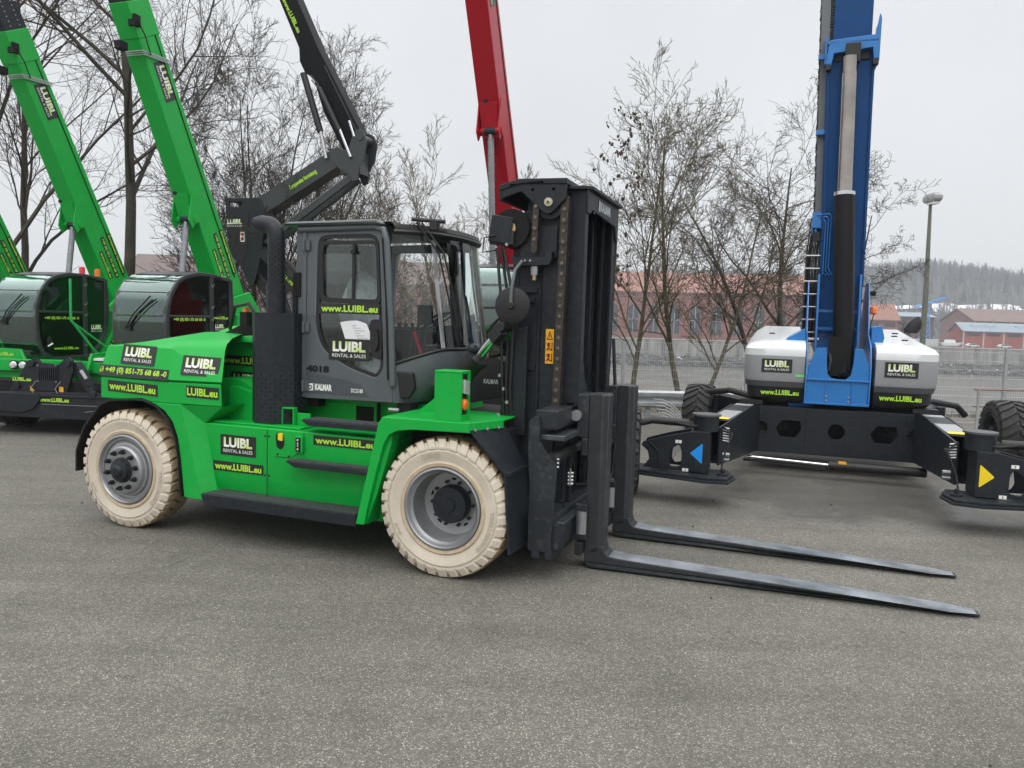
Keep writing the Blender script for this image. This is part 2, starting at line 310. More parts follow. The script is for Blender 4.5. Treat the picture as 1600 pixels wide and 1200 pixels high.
# far quay, ground and hill (one terrain sheet)
QZ=-3.2; g=MB(); X=[-900+i*30 for i in range(71)]
def hz(x,y):
    h=max(0,(y-430)/270); h=min(1,h); a=44+10*math.sin(x*.008+1)+5*math.sin(x*.021)+(14 if x>260 else 0)*min(1,(x-260)/100 if x>260 else 0)
    return QZ+h*h*(3-2*h)*a*(.55+.45*min(1,max(0,(x-60)/160)))
rows=[[(x,272.5,QZ) for x in X]]
for y in (330,380,430,470,510,550,590,630,670,700,800,1400): rows.append([(x,y,hz(x,y)) for x in X])
g.sheet(rows); tag(g.build('far_bank_hill_terrain',HILLM,ang=0),None,None,kind='structure')
def concrete(n,b):
    N=n.nodes.new;K=n.links.new; t=N('ShaderNodeTexCoord'); mp=N('ShaderNodeMapping'); mp.inputs['Scale'].default_value=(.45,.45,.06); K(t.outputs['Object'],mp.inputs[0]); z=N('ShaderNodeTexNoise'); z.inputs['Scale'].default_value=1; z.inputs['Detail'].default_value=8; z.inputs['Roughness'].default_value=.7; K(mp.outputs[0],z.inputs['Vector'])
    r=N('ShaderNodeValToRGB'); r.color_ramp.elements[0].position=.35; r.color_ramp.elements[0].color=(.09,.088,.08,1); r.color_ramp.elements[1].position=.62; r.color_ramp.elements[1].color=(.36,.355,.33,1); K(z.outputs[0],r.inputs[0]); K(r.outputs[0],b.inputs['Base Color']); b.inputs['Roughness'].default_value=.9
CONC=nodemat('stained_quay_concrete',concrete)
STONE=mat('dark_riprap_stone',(.07,.07,.065),.95,var=.5,vs=.5,bump=1,bs=2)
g=MB(); g.box(-900,1200,271,272.4,-9.2,QZ); g.box(-900,1200,270.8,272.6,QZ+.002,QZ+.35,1); qw=g.build('quay_wall',[CONC,mat('quay_cap',(.4,.4,.38),.8)],ang=0); tag(qw,'long stained concrete quay wall on the far side of the river','wall')
g=MB(); rr=random.Random(5)
for i in range(2600):
    x=rr.uniform(-60,330); y=rr.uniform(262,271); z=-12+(y-262)/9*3; a=rr.uniform(.5,1.6); g.ball((x,y,z),a,3,0,(1,1,.7))
tag(g.build('riprap',STONE,ang=0),None,None,kind='stuff')
# ---- buildings on the far side
BRICK=mat('red_brick',(.33,.085,.07),.9,var=.2,vs=.3); BRICKF=mat('red_brick_old',(.22,.095,.08),.9,var=.3,vs=.4); TILE=mat('orange_roof_tiles',(.27,.13,.10),.85,var=.2,vs=.5); TILEB=mat('brown_roof_tiles',(.17,.115,.10),.85,var=.2,vs=.3)
ZINC=mat('blue_grey_roof',(.21,.27,.32),.5,var=.1,vs=.2); DWIN=mat('dark_window',(.03,.035,.045),.2); CRM=mat('cream_trim',(.52,.48,.42),.8); ROOFL=mat('pale_skylight',(.45,.52,.56),.4); PALE=mat('pale_render',(.55,.56,.55),.8)
def hall(name,label,loc,rz,L,D,H,RH,wm,rm,nb,pier=True,win=True,sky=0,trim=CRM,arch=False,door=False):
    t=thing(name,label,'building',loc,rz); g=MB(); g.box(-L/2,L/2,0,D,0,H); g.plate([(0,H),(D,H),(D/2,H+RH)],'yz',-L/2,-L/2+.4); g.plate([(0,H),(D,H),(D/2,H+RH)],'yz',L/2-.4,L/2); g.build('wall',wm,t,ang=0)
    g=MB(); o=.8
    for sg in(0,1):
        y0,y1=(-o,D/2) if sg==0 else (D+o,D/2); z0=H-o*RH/(D/2)
        g.add([(-L/2-o,y0,z0+.01),(L/2+o,y0,z0+.01),(L/2+o,y1,H+RH+.02),(-L/2-o,y1,H+RH+.02),(-L/2-o,y0,z0+.35),(L/2+o,y0,z0+.35),(L/2+o,y1,H+RH+.4),(-L/2-o,y1,H+RH+.4)],[(0,1,2,3),(4,7,6,5),(0,4,5,1),(1,5,6,2),(3,2,6,7),(0,3,7,4)])
    rf=g.build('roof',rm,t,ang=0)
    for i in range(sky): 
        x=-L/2+(i+.5)*L/sky; g=MB(); zz=H+RH*.62; g.box(x-L/sky*.27,x+L/sky*.27,D*.2,D*.42,zz-1,zz+.6); g.build('skylight',ROOFL,rf,ang=0)
    st=L/nb
    for i in range(nb+1):
        if pier: g=MB(); x=-L/2+i*st; g.box(x-.22,x+.22,-.3,-.003,0,H-.3); g.build('pier',trim,t,ang=0)
    if win:
        for i in range(nb):
            x=-L/2+(i+.5)*st; w=st*.24 if arch else st*.32
            if arch:
                g=MB(); pts=[(x-w,H*.12),(x+w,H*.12)]+[(x+w*math.cos(a),H*.62+w*math.sin(a)) for a in [PI*k/8 for k in range(9)]]; g.plate(pts,'xz',-.08,-.002); o_=g.build('window',DWIN,t,ang=0)
                g=MB(); g.box(x-.12,x+.12,-.14,-.082,H*.12,H*.62+w); g.box(x-w,x+w,-.13,-.083,H*.4,H*.4+.2); g.build('window_frame',GREYC,o_,ang=0)
            else: g=MB(); g.box(x-w,x+w,-.08,-.002,H*.7,H*.84); g.build('window',DWIN,t,ang=0)
    return t
hall('riverside_shed','low brick shed with blue grey roof and pale piers above the quay wall',(197,281,QZ),0,66,9,6.4,2.6,BRICK,ZINC,9,sky=4,win=True)
hall('brick_warehouse','long brown roofed brick warehouse behind the blue grey roofed shed',(236,330,QZ),0,78,26,10.8,5.2,BRICKF,TILEB,10,sky=0)
hall('orange_roofed_building','orange tiled brick building behind the beacon and the grey lamp post',(133,292,QZ),-4,24,14,9.8,5.6,BRICKF,TILE,4,pier=False,arch=False)
hall('low_dark_warehouse','low dark brick warehouse behind the parked boats and the blue crane',(160,318,QZ),0,26,16,11.5,1.6,mat('dark_brick',(.12,.06,.06),.9,var=.3),ZINC,5,pier=False)
hall('brick_factory_hall','large red brick factory hall with tall arched windows behind the riverside trees',(66,281,QZ),-9,82,30,17.2,7.5,BRICKF,TILE,11,arch=True,trim=BRICK)
hall('left_brick_hall','long brown roofed hall behind the trees and the green booms',(-74,262+30,QZ),0,150,30,17.5,9,mat('brown_brick',(.17,.105,.09),.9,var=.2,vs=.3),mat('dark_red_roof',(.13,.085,.075),.85,var=.2,vs=.3),20,arch=True,trim=BRICK)
def car(label,loc,col):
    t=thing('parked_car',label,'car',loc,0,'cars parked along the far quay'); g=MB()
    prof=[(-2.15,.35),(2.15,.35),(2.2,.75),(1.3,.92),(.6,1.42),(-1.2,1.45),(-1.95,.98),(-2.2,.85)]
    g.plate(rpoly(prof,.2,2),'xz',-.85,.85); g.build('body',col,t,bevel=.06)
    g=MB(); g.plate([(1.1,.95),(.55,1.36),(-1.15,1.38),(-1.7,1.0)],'xz',-.87,-.852); g.build('side_window',DWIN,t,ang=0)
    for x in(-1.35,1.35): g=MB(); g.cyl((x,-.88,.32),(x,-.65,.32),.32,12); g.build('wheel',RUB,t)
    return t
car('white car parked at the left end of the blue roofed shed',(164.5,276,QZ+.36),WHITE); car('white car parked second from left before the blue roofed shed',(176,276,QZ+.36),WHITE); car('dark car parked right of the two white cars on the far quay',(190,276,QZ+.36),CHAR)
t=thing('quay_crane','thin blue lattice crane standing by the far quay','crane',(160,300,QZ)); g=MB()
for a,b in((-1.2,-1.2),(1.2,-1.2),(1.2,1.2),(-1.2,1.2)): g.beam((a*1.3,b*1.3,0),(a*.5,b*.5,15),.35,.35)
for i in range(7): z=2*i+.5; g.beam((-1.5+i*.13,-1.5+i*.13,z),(1.4-i*.13,-1.4+i*.13,z+2),.2,.2)
g.build('tower',BLUS,t,ang=0); g=MB(); g.beam((-4,0,15),(7,0,19),.6,.6); g.build('jib',BLUS,t,ang=0)
def boat(x,label):
    t=thing('docked_boat',label,'boat',(x,275,QZ+.36),0,'boats laid up on the far quay'); g=MB()
    g.loft([[( -4*s,-1.1*s,z),(3*s,-1.1*s,z),(5*s,0,z+.2),(3*s,1.1*s,z),(-4*s,1.1*s,z)] for s,z in((.75,.3),(1,1.3),(1,1.5))]); g.build('hull',WHITE,t)
    g=MB(); g.loft([[(-2*s,-.8*s,z),(1.6*s,-.8*s,z),(1.6*s,.8*s,z),(-2*s,.8*s,z)] for s,z in((1,1.5),(.8,2.6))]); g.build('cabin',WHITE,t); return t
boat(156,'white cabin boat laid up left of the white cars on the quay')
g=MB(); g.box(-6,6,0,2.4,0,2.5)
for i in range(24): g.box(-5.9+i*.5,-5.65+i*.5,-.06,-.001,.1,2.4)
c=g.build('site_container',PALE,ang=0,loc=(148,279,QZ+.36)); tag(c,'pale grey site container near the left end of the parked cars','container')
# ---- forest on the hill: one far mass
BARK=mat('far_bark_hazed',(.085,.088,.098),.95,var=.35,vs=.05); BARKE=mat('far_conifer',(.035,.05,.045),.95,var=.3,vs=.05)  # bluish distance haze is mixed into the bark colour
g=MB(); rr=random.Random(11)
for i in range(4200):
    x=rr.uniform(60,520) if i%7 else rr.uniform(-420,40); y=rr.choice([rr.uniform(455,560),rr.uniform(560,700),rr.uniform(680,720)])
    if 530<y<572 and rr.random()<.7 and x>200: continue
    z=hz(x,y)-.5; h=rr.uniform(9,17); con=rr.random()<.10
    if con:
        for k in range(7):
            zz=z+h*(.12+k*.12); w=(1-k/7.5)*3.2
            for q in range(3): a=rr.uniform(0,PI); g.add([(x-w*math.cos(a),y-w*math.sin(a),zz),(x+w*math.cos(a),y+w*math.sin(a),zz-.5),(x,y,zz+h*.2)],[(0,1,2)],1)
    else:
        g.beam((x,y,z),(x+rr.uniform(-.6,.6),y,z+h*.9),.6,.6,0,w2=.15,h2=.15)
        for k in range(16):
            b=z+h*rr.uniform(.25,.85); a=rr.uniform(0,2*PI); l=h*rr.uniform(.15,.33)*(1.25-(b-z)/h); up=l*rr.uniform(.7,1.8); ex,ey=x+l*math.cos(a),y+l*math.sin(a)
            g.add([(x,y,b),(x+.25,y,b+.2),(ex,ey,b+up)],[(0,1,2)])
            for q in range(2): c=rr.uniform(.4,.9); a2=a+rr.uniform(-1,1); g.add([(x+(ex-x)*c,y+(ey-y)*c,b+up*c),(x+(ex-x)*c+.2,y+(ey-y)*c,b+up*c+.3),(x+(ex-x)*c+math.cos(a2)*l*.5,y+(ey-y)*c+math.sin(a2)*l*.5,b+up*c+l*.6)],[(0,1,2)])
tag(g.build('forest',[BARK,BARKE],ang=0),None,None,kind='stuff')
g=MB(); 
for k in range(9):
    x=rr.uniform(215,420); y=rr.uniform(534,566); w=rr.uniform(12,34)
    rows=[[(x+w*(i/6-.5)*2*(1-.3*abs(j)),y+j*5+rr.uniform(-1,1),hz(x+w*(i/6-.5)*2*(1-.3*abs(j)),y+j*5)+1.) for i in range(7)] for j in(-1,0,1)]
    g.sheet(rows)
tag(g.build('snow_patches',SNOW,ang=0),None,None,kind='stuff')
# ---- lamp post
t=thing('street_lamp','grey green lamp post with boxy head right of the blue boom','street lamp',(15.95,30,-1)); g=MB(); g.tube([(0,0,0),(-.02,0,4.5),(-.10,0,8.05)],[.12,.10,.055],12); g.build('pole',mat('lamp_pole_paint',(.13,.14,.11),.6,var=.2,dust=.2),t)
g=MB(); g.loft([[(x*s-.09,y*s-.1,z) for x,y in((-.16,-.45),(.16,-.45),(.2,.35),(-.2,.35))] for s,z in((.8,8.0),(1,8.1),(1,8.22),(.7,8.34))]); g.build('lamp_head',mat('lamp_head_grey',(.3,.31,.3),.5),t,bevel=.01); g=MB(); g.box(-.2,.04,-.42,.1,7.93,8.0); g.build('diffuser',LAMPW,t)
# ---- fence panels
def fence(x0,x1,y0,y1,h,label,gap=.05):
    t=thing('mesh_fence',label,'fence',(x0,y0,0),math.degrees(math.atan2(y1-y0,x1-x0)),'wire mesh fences at the yard edge'); L=math.hypot(x1-x0,y1-y0); n=max(1,round(L/2.5)); st=L/n
    for i in range(n+1): g=MB(); g.box(i*st-.03,i*st+.03,-.02,.04,-.25,h+.03); g.build('post',GALV,t,ang=0)
    for i in range(n):
        g=MB(); a=i*st+.04; k=int((st-.08)/gap)
        for j in range(k+1): x=a+j*gap; g.tube([(x,-.03,.03),(x,-.03,h)],.0028,3,cap=False)
        for j in range(int(h/.2)+1):
            z=.04+j*.2
            for d in(-.037,-.023): g.tube([(a,d,z),(a+st-.08,d,z)],.0042,3,cap=False)
        g.build('mesh_panel',GALV,t,ang=0)
fence(-3.2,5.3,16.6,17.35,1.62,'wire mesh fence panels left of the blue boom machine'); fence(8.6,19,17.25,18.0,1.70,'finer wire mesh fence at the right edge beside the black tyre',.04)
fence(5.35,8.55,17.4,17.6,.95,'low wire mesh fence part behind the blue boom machine')
fence(-22,-3.25,14.9+1.6,16.6,1.5,'wire mesh fence behind the green telehandlers')
t=thing('guard_rail','galvanised steel guard rail behind the wheels of the blue machine','guard rail',(-3,14.6,0),5.5); g=MB(); L=8.6
rows=[[(x,y,z) for x in (0,L/2,L)] for y,z in((0,.40),(-.05,.44),(-.05,.50),(.02,.55),(.02,.59),(-.05,.64),(-.05,.70),(0,.74))]; g.sheet(rows); g.sheet([[(p[0],p[1]+.006,p[2]) for p in r] for r in rows]); g.build('rail',GALV,t,ang=20)
for i in range(5): g=MB(); g.box(.3+i*1.8,.4+i*1.8,.04,.14,-.1,.7); g.build('post',GALV,t,bevel=.004)
t=thing('pipe_railing','low rusty pipe railing behind the right rear wheel','railing',(9.6,15.9,0),4); g=MB()
for z in(.55,.9): g.tube([(0,0,z),(7,0,z+.02)],.022,6)
g.build('rail',mat('rusty_pipe',(.22,.15,.13),.7,var=.4),t)
for i in range(4): g=MB(); g.tube([(.1+i*2.1,0,-.1),(.1+i*2.1,0,.9)],.03,6); g.build('post',GALV,t)
# ================= TREES
TB=mat('winter_bark',(.065,.054,.043),.95,var=.4,vs=3,bump=1,bs=18); TB2=mat('mossy_bark',(.11,.097,.058),.95,var=.4,vs=4,bump=.8,bs=18); TB3=mat('pale_twigs',(.15,.13,.095),.95,var=.3,vs=4); SEEDM=mat('dry_seed_clusters',(.055,.04,.028),.9,var=.3); DRYL=mat('dry_leaves',(.20,.13,.055),.9,var=.4)
def tree(name,label,loc,H,r,seed,bark=TB,lean=(0,0),stems=1,first=.3,counts=(13,8,5,4),spread=.9,up=.35,lens=(.44,.5,.52,.55),seeds=False,leaves=0,tw=.0055,group=None,top=.15,rz=0):
    R=random.Random(seed); t=thing(name,label,'tree',loc,rz,group); tr=MB(); cr=MB(); tips=[]
    def limb(p,d,L,r0,r1,n,wob,lv,mb):
        pts=[p];rs=[r0];q=Vector(p);dd=Vector(d)
        for i in range(n):
            dd=(dd+Vector((R.uniform(-1,1),R.uniform(-1,1),R.uniform(-.8,.8)))*wob+Vector((0,0,up*(.35 if lv else .05)/n))).normalized()
            q=q+dd*L/n; pts.append(q.copy()); rs.append(r0+(r1-r0)*(i+1)/n)
        mb.tube(pts,rs,7 if lv==0 else (5 if lv==1 else 3),0,cap=False); return pts,rs
    def kids(pts,rs,L,lv):
        if lv>=len(counts): tips.append(pts[-1]); return
        n=len(pts)-1; c=counts[lv]
        for k in range(c):
            f=(first if lv==0 else .18)+(1-(first if lv==0 else .18))*(k+R.random()*.9)/c; f=min(f,.985); x=f*n; i=int(x); u=x-i
            p=pts[i].lerp(pts[i+1],u); ax=(pts[i+1]-pts[i]).normalized(); r0=rs[i]+(rs[i+1]-rs[i])*u
            s=Vector((R.uniform(-1,1),R.uniform(-1,1),R.uniform(-1,1))); s=(s-ax*s.dot(ax)); 
            if s.length<.05: continue
            s.normalize(); sp=spread*R.uniform(.6,1.25); d=(ax*math.cos(sp)+s*math.sin(sp)).normalized()
            if lv<2 and d.z<-.1: d.z*=-.4; d.normalize()
            l=L*lens[lv]*R.uniform(.65,1.2)*((1.15-.55*f) if lv==0 else (1.05-.4*f)); rr0=max(tw,min(r0*.72,r0*R.uniform(.38,.62))); 
            pt,rt=limb(p,d,l,rr0,max(tw*.6,rr0*.28),(8,6,5,3,3)[lv+1],(.17,.22,.25,.25,.25)[lv+1]*(1 if lv else .8),lv+1,cr); kids(pt,rt,l,lv+1)
    for s in range(stems):
        a=R.uniform(0,2*PI); d=Vector((lean[0]+(.28*math.cos(a) if stems>1 else 0),lean[1]+(.28*math.sin(a) if stems>1 else 0),1)).normalized(); b=Vector((R.uniform(-.3,.3),R.uniform(-.3,.3),0))*(stems>1)
        h=H*(1 if s==0 else R.uniform(.7,.98)); pts,rs=limb(b,d,h,r*(1 if s==0 else .8),r*top,12,.055,0,tr); rs[0]*=1.35; kids(pts,rs,h,0)
    tr.build('trunk',bark,t,ang=60); cr.build('branches',bark,t,ang=0)
    if seeds:
        g=MB()
        for p in tips:
            if (p.z>H*.5 and p.x<seeds) and R.random()<.30:
                for k in range(3): a=R.uniform(.016,.034); g.ball(p+Vector((R.uniform(-.08,.08),R.uniform(-.08,.08),-R.uniform(0,.14))),a,3,0,(1,1,1.6))
        g.build('seed_clusters',SEEDM,t,ang=0)['kind']='stuff'
    if leaves:
        g=MB()
        for p in tips:
            if p.z<H*.75 and R.random()<leaves:
                for k in range(3):
                    c=p+Vector((R.uniform(-.2,.2),R.uniform(-.2,.2),R.uniform(-.2,.1))); a=Vector((R.uniform(-1,1),R.uniform(-1,1),R.uniform(-1,1))).normalized()*.045; b=a.cross(Vector((R.random(),R.random(),R.random()))).normalized()*.03
                    g.add([c-a,c+b,c+a,c-b],[(0,1,2,3)])
        g.build('dry_leaves',DRYL,t,ang=0)['kind']='stuff'
    return t
GR='bare winter trees behind the yard'
tree('bare_tree','large dark bare tree at the left edge of the photo',(-12.4,18.9,-.4),13,.15,1,lean=(-.06,0),first=.25,spread=.7,up=.5,counts=(13,9,7,4),group=GR)
tree('bare_tree','thick leaning bare tree behind the first green boom from the left',(-14.2,22,-.6),13,.13,21,lean=(.1,0),first=.25,spread=.7,up=.5,counts=(13,9,7,4),group=GR)
tree('bare_tree','tall forked bare tree with thick trunk between the two green booms',(-9.9,19.6,-.5),15.5,.165,8,lean=(.015,0),first=.30,counts=(16,10,7,4),spread=.75,up=.45,group=GR)
tree('bushy_bare_tree','many stemmed bushy bare tree behind the black crane arm',(-6.3,20.3,-.6),8.7,.075,4,stems=6,first=.15,counts=(12,8,6,4),spread=.66,up=.45,group=GR)
tree('bushy_bare_tree','dense bushy bare tree right of the second green boom',(-8.0,22.5,-.8),8.3,.075,5,stems=5,first=.12,counts=(12,8,5,3),spread=.6,up=.5,group=GR)
tree('mossy_bush_tree','low mossy tree with dry leaves left of the forklift cab',(-4.4,21,-.6),5.4,.08,6,bark=TB,stems=4,first=.15,counts=(10,7,5,3),spread=.85,leaves=.10,group=GR)
tree('pale_bare_tree','pale slender bare tree behind the forklift cab roof',(-3.7,29,-2.6),9.8,.09,7,bark=TB3,stems=3,first=.25,counts=(14,8,5,3),spread=.55,up=.6,tw=.008,group=GR)
tree('pale_bare_tree','pale slender bare tree left of the red boom',(-1.6,28,-2.6),9.3,.085,17,bark=TB3,stems=3,first=.25,counts=(14,8,5,3),spread=.55,up=.6,tw=.008,group=GR)
tree('seed_cluster_tree','slender tree with dark seed clusters right of the forklift mast',(3.05,19.6,-.6),6.9,.08,9,bark=TB2,first=.22,counts=(16,8,5,3),spread=.72,up=.45,seeds=-.25,leaves=.02,tw=.006,lean=(-.03,0),group=GR)
tree('slender_bare_tree','slender forked bare tree above the left fence panel',(4.5,19.4,-.6),7.1,.085,10,bark=TB2,stems=2,first=.25,counts=(15,9,5,3),spread=.75,up=.4,tw=.006,group=GR)
tree('leaning_bare_tree','bare tree leaning left beside the blue machine',(6.75,19.8,-.6),6.6,.085,12,lean=(-.30,0),first=.3,counts=(15,10,6,3),spread=.85,tw=.006,group=GR)
tree('spreading_bare_tree','wide spreading dark bare tree just left of the blue boom',(7.1,20.6,-.7),6.9,.11,13,first=.25,counts=(17,10,6,4),spread=1.0,up=.3,lens=(.5,.5,.52,.55),group=GR)
tree('bare_tree','bare tree with drooping twigs right of the blue boom',(9.25,21.6,-.8),6.0,.08,14,first=.3,counts=(14,9,5,4),spread=1.1,up=.1,lens=(.40,.5,.52,.55),lean=(.0,0),group=GR)
# dense brush below the trees
g=MB(); R=random.Random(77)
for i in range(2300):
    x=R.uniform(-22,-2.4) if R.random()<.85 else R.uniform(-2.4,7.5); y=R.uniform(18.8,27); hh=(R.uniform(1.3,3.6) if x<-2.4 else R.uniform(.5,1.5)); z=-.8-(y-19)*.15; p=Vector((x,y,z)); d=Vector((R.uniform(-.5,.5),R.uniform(-.5,.5),1)).normalized(); pts=[p.copy()]
    for k in range(4): d=(d+Vector((R.uniform(-.35,.35),R.uniform(-.35,.35),-.05*k))).normalized(); p=p+d*hh/4; pts.append(p.copy())
    g.tube(pts,[.016,.013,.010,.008,.005],3,R.choice((0,0,1)),cap=False)
    for k in range(1,5):
        for q in range(2): e=pts[k]+Vector((R.uniform(-1,1),R.uniform(-1,1),R.uniform(-.1,1)))*hh*.2; g.tube([pts[k],e],[.008,.004],3,R.choice((0,1)),cap=False)
    if R.random()<.5:
        for k in range(5):
            c=pts[R.randint(1,4)]+Vector((R.uniform(-.3,.3),R.uniform(-.3,.3),R.uniform(-.2,.2))); a=Vector((R.uniform(-1,1),R.uniform(-1,1),R.uniform(-1,1))).normalized()*.05; b=a.cross(Vector((R.random(),R.random(),R.random()))).normalized()*.03; g.add([c-a,c+b,c+a,c-b],[(0,1,2,3)],2)
tag(g.build('undergrowth',[TB,TB3,DRYL],ang=0),None,None,kind='stuff')
GRS=mat('verge_grass',(.07,.085,.03),.9,var=.4,vs=3); g=MB()
for i in range(9000):
    x=R.uniform(-20,19); y=edge(x)+R.uniform(-.5,1.2); a=R.uniform(0,2*PI); h=R.uniform(.05,.22); z=-.02-max(0,y-edge(x))*.3; g.add([(x-.012*math.cos(a),y-.012*math.sin(a),z),(x+.012*math.cos(a),y+.012*math.sin(a),z),(x+R.uniform(-.08,.08),y+R.uniform(-.08,.08),z+h)],[(0,1,2)],R.choice((0,0,1)))
tag(g.build('verge_grass',[GRS,DRYL],ang=0),None,None,kind='stuff')
# small grit on the asphalt
g=MB()
for i in range(45):
    x=R.uniform(-5,8); y=R.uniform(1.8,14); a=R.uniform(.004,.011); g.ball((x,y,a*.5),a,3,0,(1.3,1,.7))
tag(g.build('grit',mat('dark_grit',(.03,.03,.028),.9),ang=0),None,None,kind='stuff')
# ================= WHEELS
LETT=mat('cream_rubber_letters_shaded',(.46,.40,.32),.85,var=.1)  # darker rubber tone paints in the relief shading of the letters
RINGM=mat('cream_rubber_stained',(.50,.41,.29),.85,var=.2,vs=9)
def solid_tyre(t,cx,cy,cz,R,w,name,front):
    """near face at local y=cy looking to -y; far wheels are hidden but real"""
    wh=thing(name,None,None); wh.parent=t; wh.location=(cx,cy,cz)
    if front: wh['label']='front wheel with deep dished silver rim'
    else: wh['label']='rear wheel with bolted hub'
    c=(0,0,0); g=MB(); ri=.325
    g.lathe([(ri,.03),(ri+.01,.005),(ri+.035,.0),(ri+.046,.010)],c,'y',72,3); g.lathe([(ri+.046,.010),(ri+.05,.012),(ri+.10,.0),(R-.105,-.006),(R-.09,.002),(R-.075,.0),(R-.05,.012),(R-.03,.03)],c,'y',72,0)
    g.lathe([(R-.03,.03),(R-.03,w-.03)],c,'y',72,1)
    g.lathe([(R-.03,w-.03),(R-.075,w),(ri,w-.02),(ri,w-.08)],c,'y',72,0)
    # lugs: wavy blocks running across the tread, wrapped over the shoulder
    n=34; da=2*PI/n; ws=[-.0,.018,.045,.10,.155,.21,.265,w-.018,w]; 
    for i in range(n):
        a0=i*da; top=[];
        for k,y in enumerate(ws):
            off=.42*da*math.sin((y/w)*2*PI)+.15*da*(y/w); gap=.10 if 1<k<7 else .20
            rr=R if 1<k<7 else (R-.012 if k in(1,7) else R-.07); rb=R-.035 if 1<k<7 else (R-.05 if k in(1,7) else R-.085)
            A=a0+off+da*gap/2; B=a0+off+da*(1-gap/2); C=A+(B-A)*.12; D=B-(B-A)*.12; yy=max(-.006,y) if k else -.008
            top.append([(rb*math.cos(A),yy,rb*math.sin(A)),(rr*math.cos(C),yy,rr*math.sin(C)),(rr*math.cos(D),yy,rr*math.sin(D)),(rb*math.cos(B),yy,rb*math.sin(B))])
        v=[p for r in top for p in r]; f=[];fm=[]
        for k in range(len(ws)-1):
            for q in range(3): f.append((k*4+q,k*4+q+1,k*4+q+5,k*4+q+4)); fm.append(0 if k==0 or k==len(ws)-2 else 1)
        o=len(g.v); g.v+=v; g.f+=[tuple(x+o for x in q) for q in f]; g.m+=fm
        g.add([top[0][0],top[0][1],top[0][2],top[0][3]],[(0,1,2,3)],0)
    def ring_text(s,r,h,a0,da_,bold=.03):   # raised letters along the sidewall
        gl,fc,asp=glyphs(s,bold); L=asp*h; vs=[]
        for x,y in gl:
            th=math.radians(a0)-(x-.5)*L/r*da_; q=r+(y-.5)*h; vs.append((q*math.cos(th),-.0085 if True else 0,q*math.sin(th)))
        g.add(vs,fc,2)
    ring_text('12.00-20',.430,.036,104 if front else 60,1); ring_text('TRELLEBORG',.430,.034,-20,1.35); ring_text('Elite XP',.430,.024,208,-1 if False else 1)
    g.build('tyre',[CREAM,SAND,LETT,RINGM],wh,ang=28)
    g=MB()
    if front:
        g.lathe([(.328,.02),(.326,-.004),(.312,-.008),(.302,.004),(.298,.02),(.287,.034),(.276,.05),(.270,.19),(.255,.215),(.15,.225),(.001,.225)],c,'y',64,0)
        for k in range(5): a=k*2*PI/5+.3; g.cyl((.212*math.cos(a),.222,.212*math.sin(a)),(.212*math.cos(a),.2195,.212*math.sin(a)),.026,14,1)
        rim=g.build('rim',[SILV,MATTE],wh,ang=30)
        g=MB(); g.lathe([(.155,.222),(.155,.20),(.15,.145),(.143,.135),(.06,.132),(.055,.12),(.001,.12)],c,'y',40,0)
        for k in range(10): a=k*2*PI/10; g.cyl((.18*math.cos(a),.22,.18*math.sin(a)),(.18*math.cos(a),.19,.18*math.sin(a)),.014,6,0)
        g.build('hub',CHAR,wh,ang=30)
    else:
        g.lathe([(.328,.02),(.326,-.004),(.312,-.010),(.302,.002),(.296,.016),(.280,.016),(.272,.034),(.258,.036),(.252,.016),(.232,.012),(.222,-.018),(.205,-.030),(.13,-.030),(.001,-.028)],c,'y',64,0); g.build('rim',SILV,wh,ang=30)
        g=MB(); g.lathe([(.118,-.028),(.118,-.045),(.102,-.05),(.098,-.075),(.06,-.085),(.055,-.10),(.04,-.112),(.001,-.114)],c,'y',32,0)
        for k in range(10): a=k*2*PI/10; g.cyl((.107*math.cos(a),-.045,.107*math.sin(a)),(.107*math.cos(a),-.055,.107*math.sin(a)),.008,6,0)
        g.build('hub',CHAR,wh,ang=30)
        for k in range(10):
            a=k*2*PI/10+.2; g=MB(); x,z=.172*math.cos(a),.172*math.sin(a); g.cyl((x,-.03,z),(x,-.052,z),.024,6); g.cyl((x,-.052,z),(x,-.078,z),.015,8); g.build('wheel_nut',CHAR,wh,ang=30)
    return wh
# ================= FORKLIFT
FL=thing('forklift','large green forklift with cream tyres and a black mast in the foreground','forklift',(-.49,5.90,0),-20.5)
solid_tyre(FL,-.035,0,.56,.56,.31,'front_wheel',True); solid_tyre(FL,-3.30,.0,.555,.555,.31,'rear_wheel',False)
for x,nm in((-.035,'front_wheel'),(-3.3,'rear_wheel')):
    w=thing(nm,None,None); w.parent=FL; w.location=(x,2.54,.56); w.rotation_euler=(0,0,PI)
    for ch in [o for o in FL.children if o.name.startswith(nm) and o is not w][0].children:
        if ch.name.startswith('wheel_nut'): continue
        q=ch.copy(); S.collection.objects.link(q); q.parent=w
g=MB(); g.box(-3.5,.30,.55,2.0,.36,.95); g.box(-.35,.28,.34,2.2,.40,.72); g.cyl((-3.3,.25,.55),(-3.3,2.3,.55),.13,12); g.box(-.7,.35,.42,2.1,.9,1.16); g.build('chassis',MATTE,FL,bevel=.01)
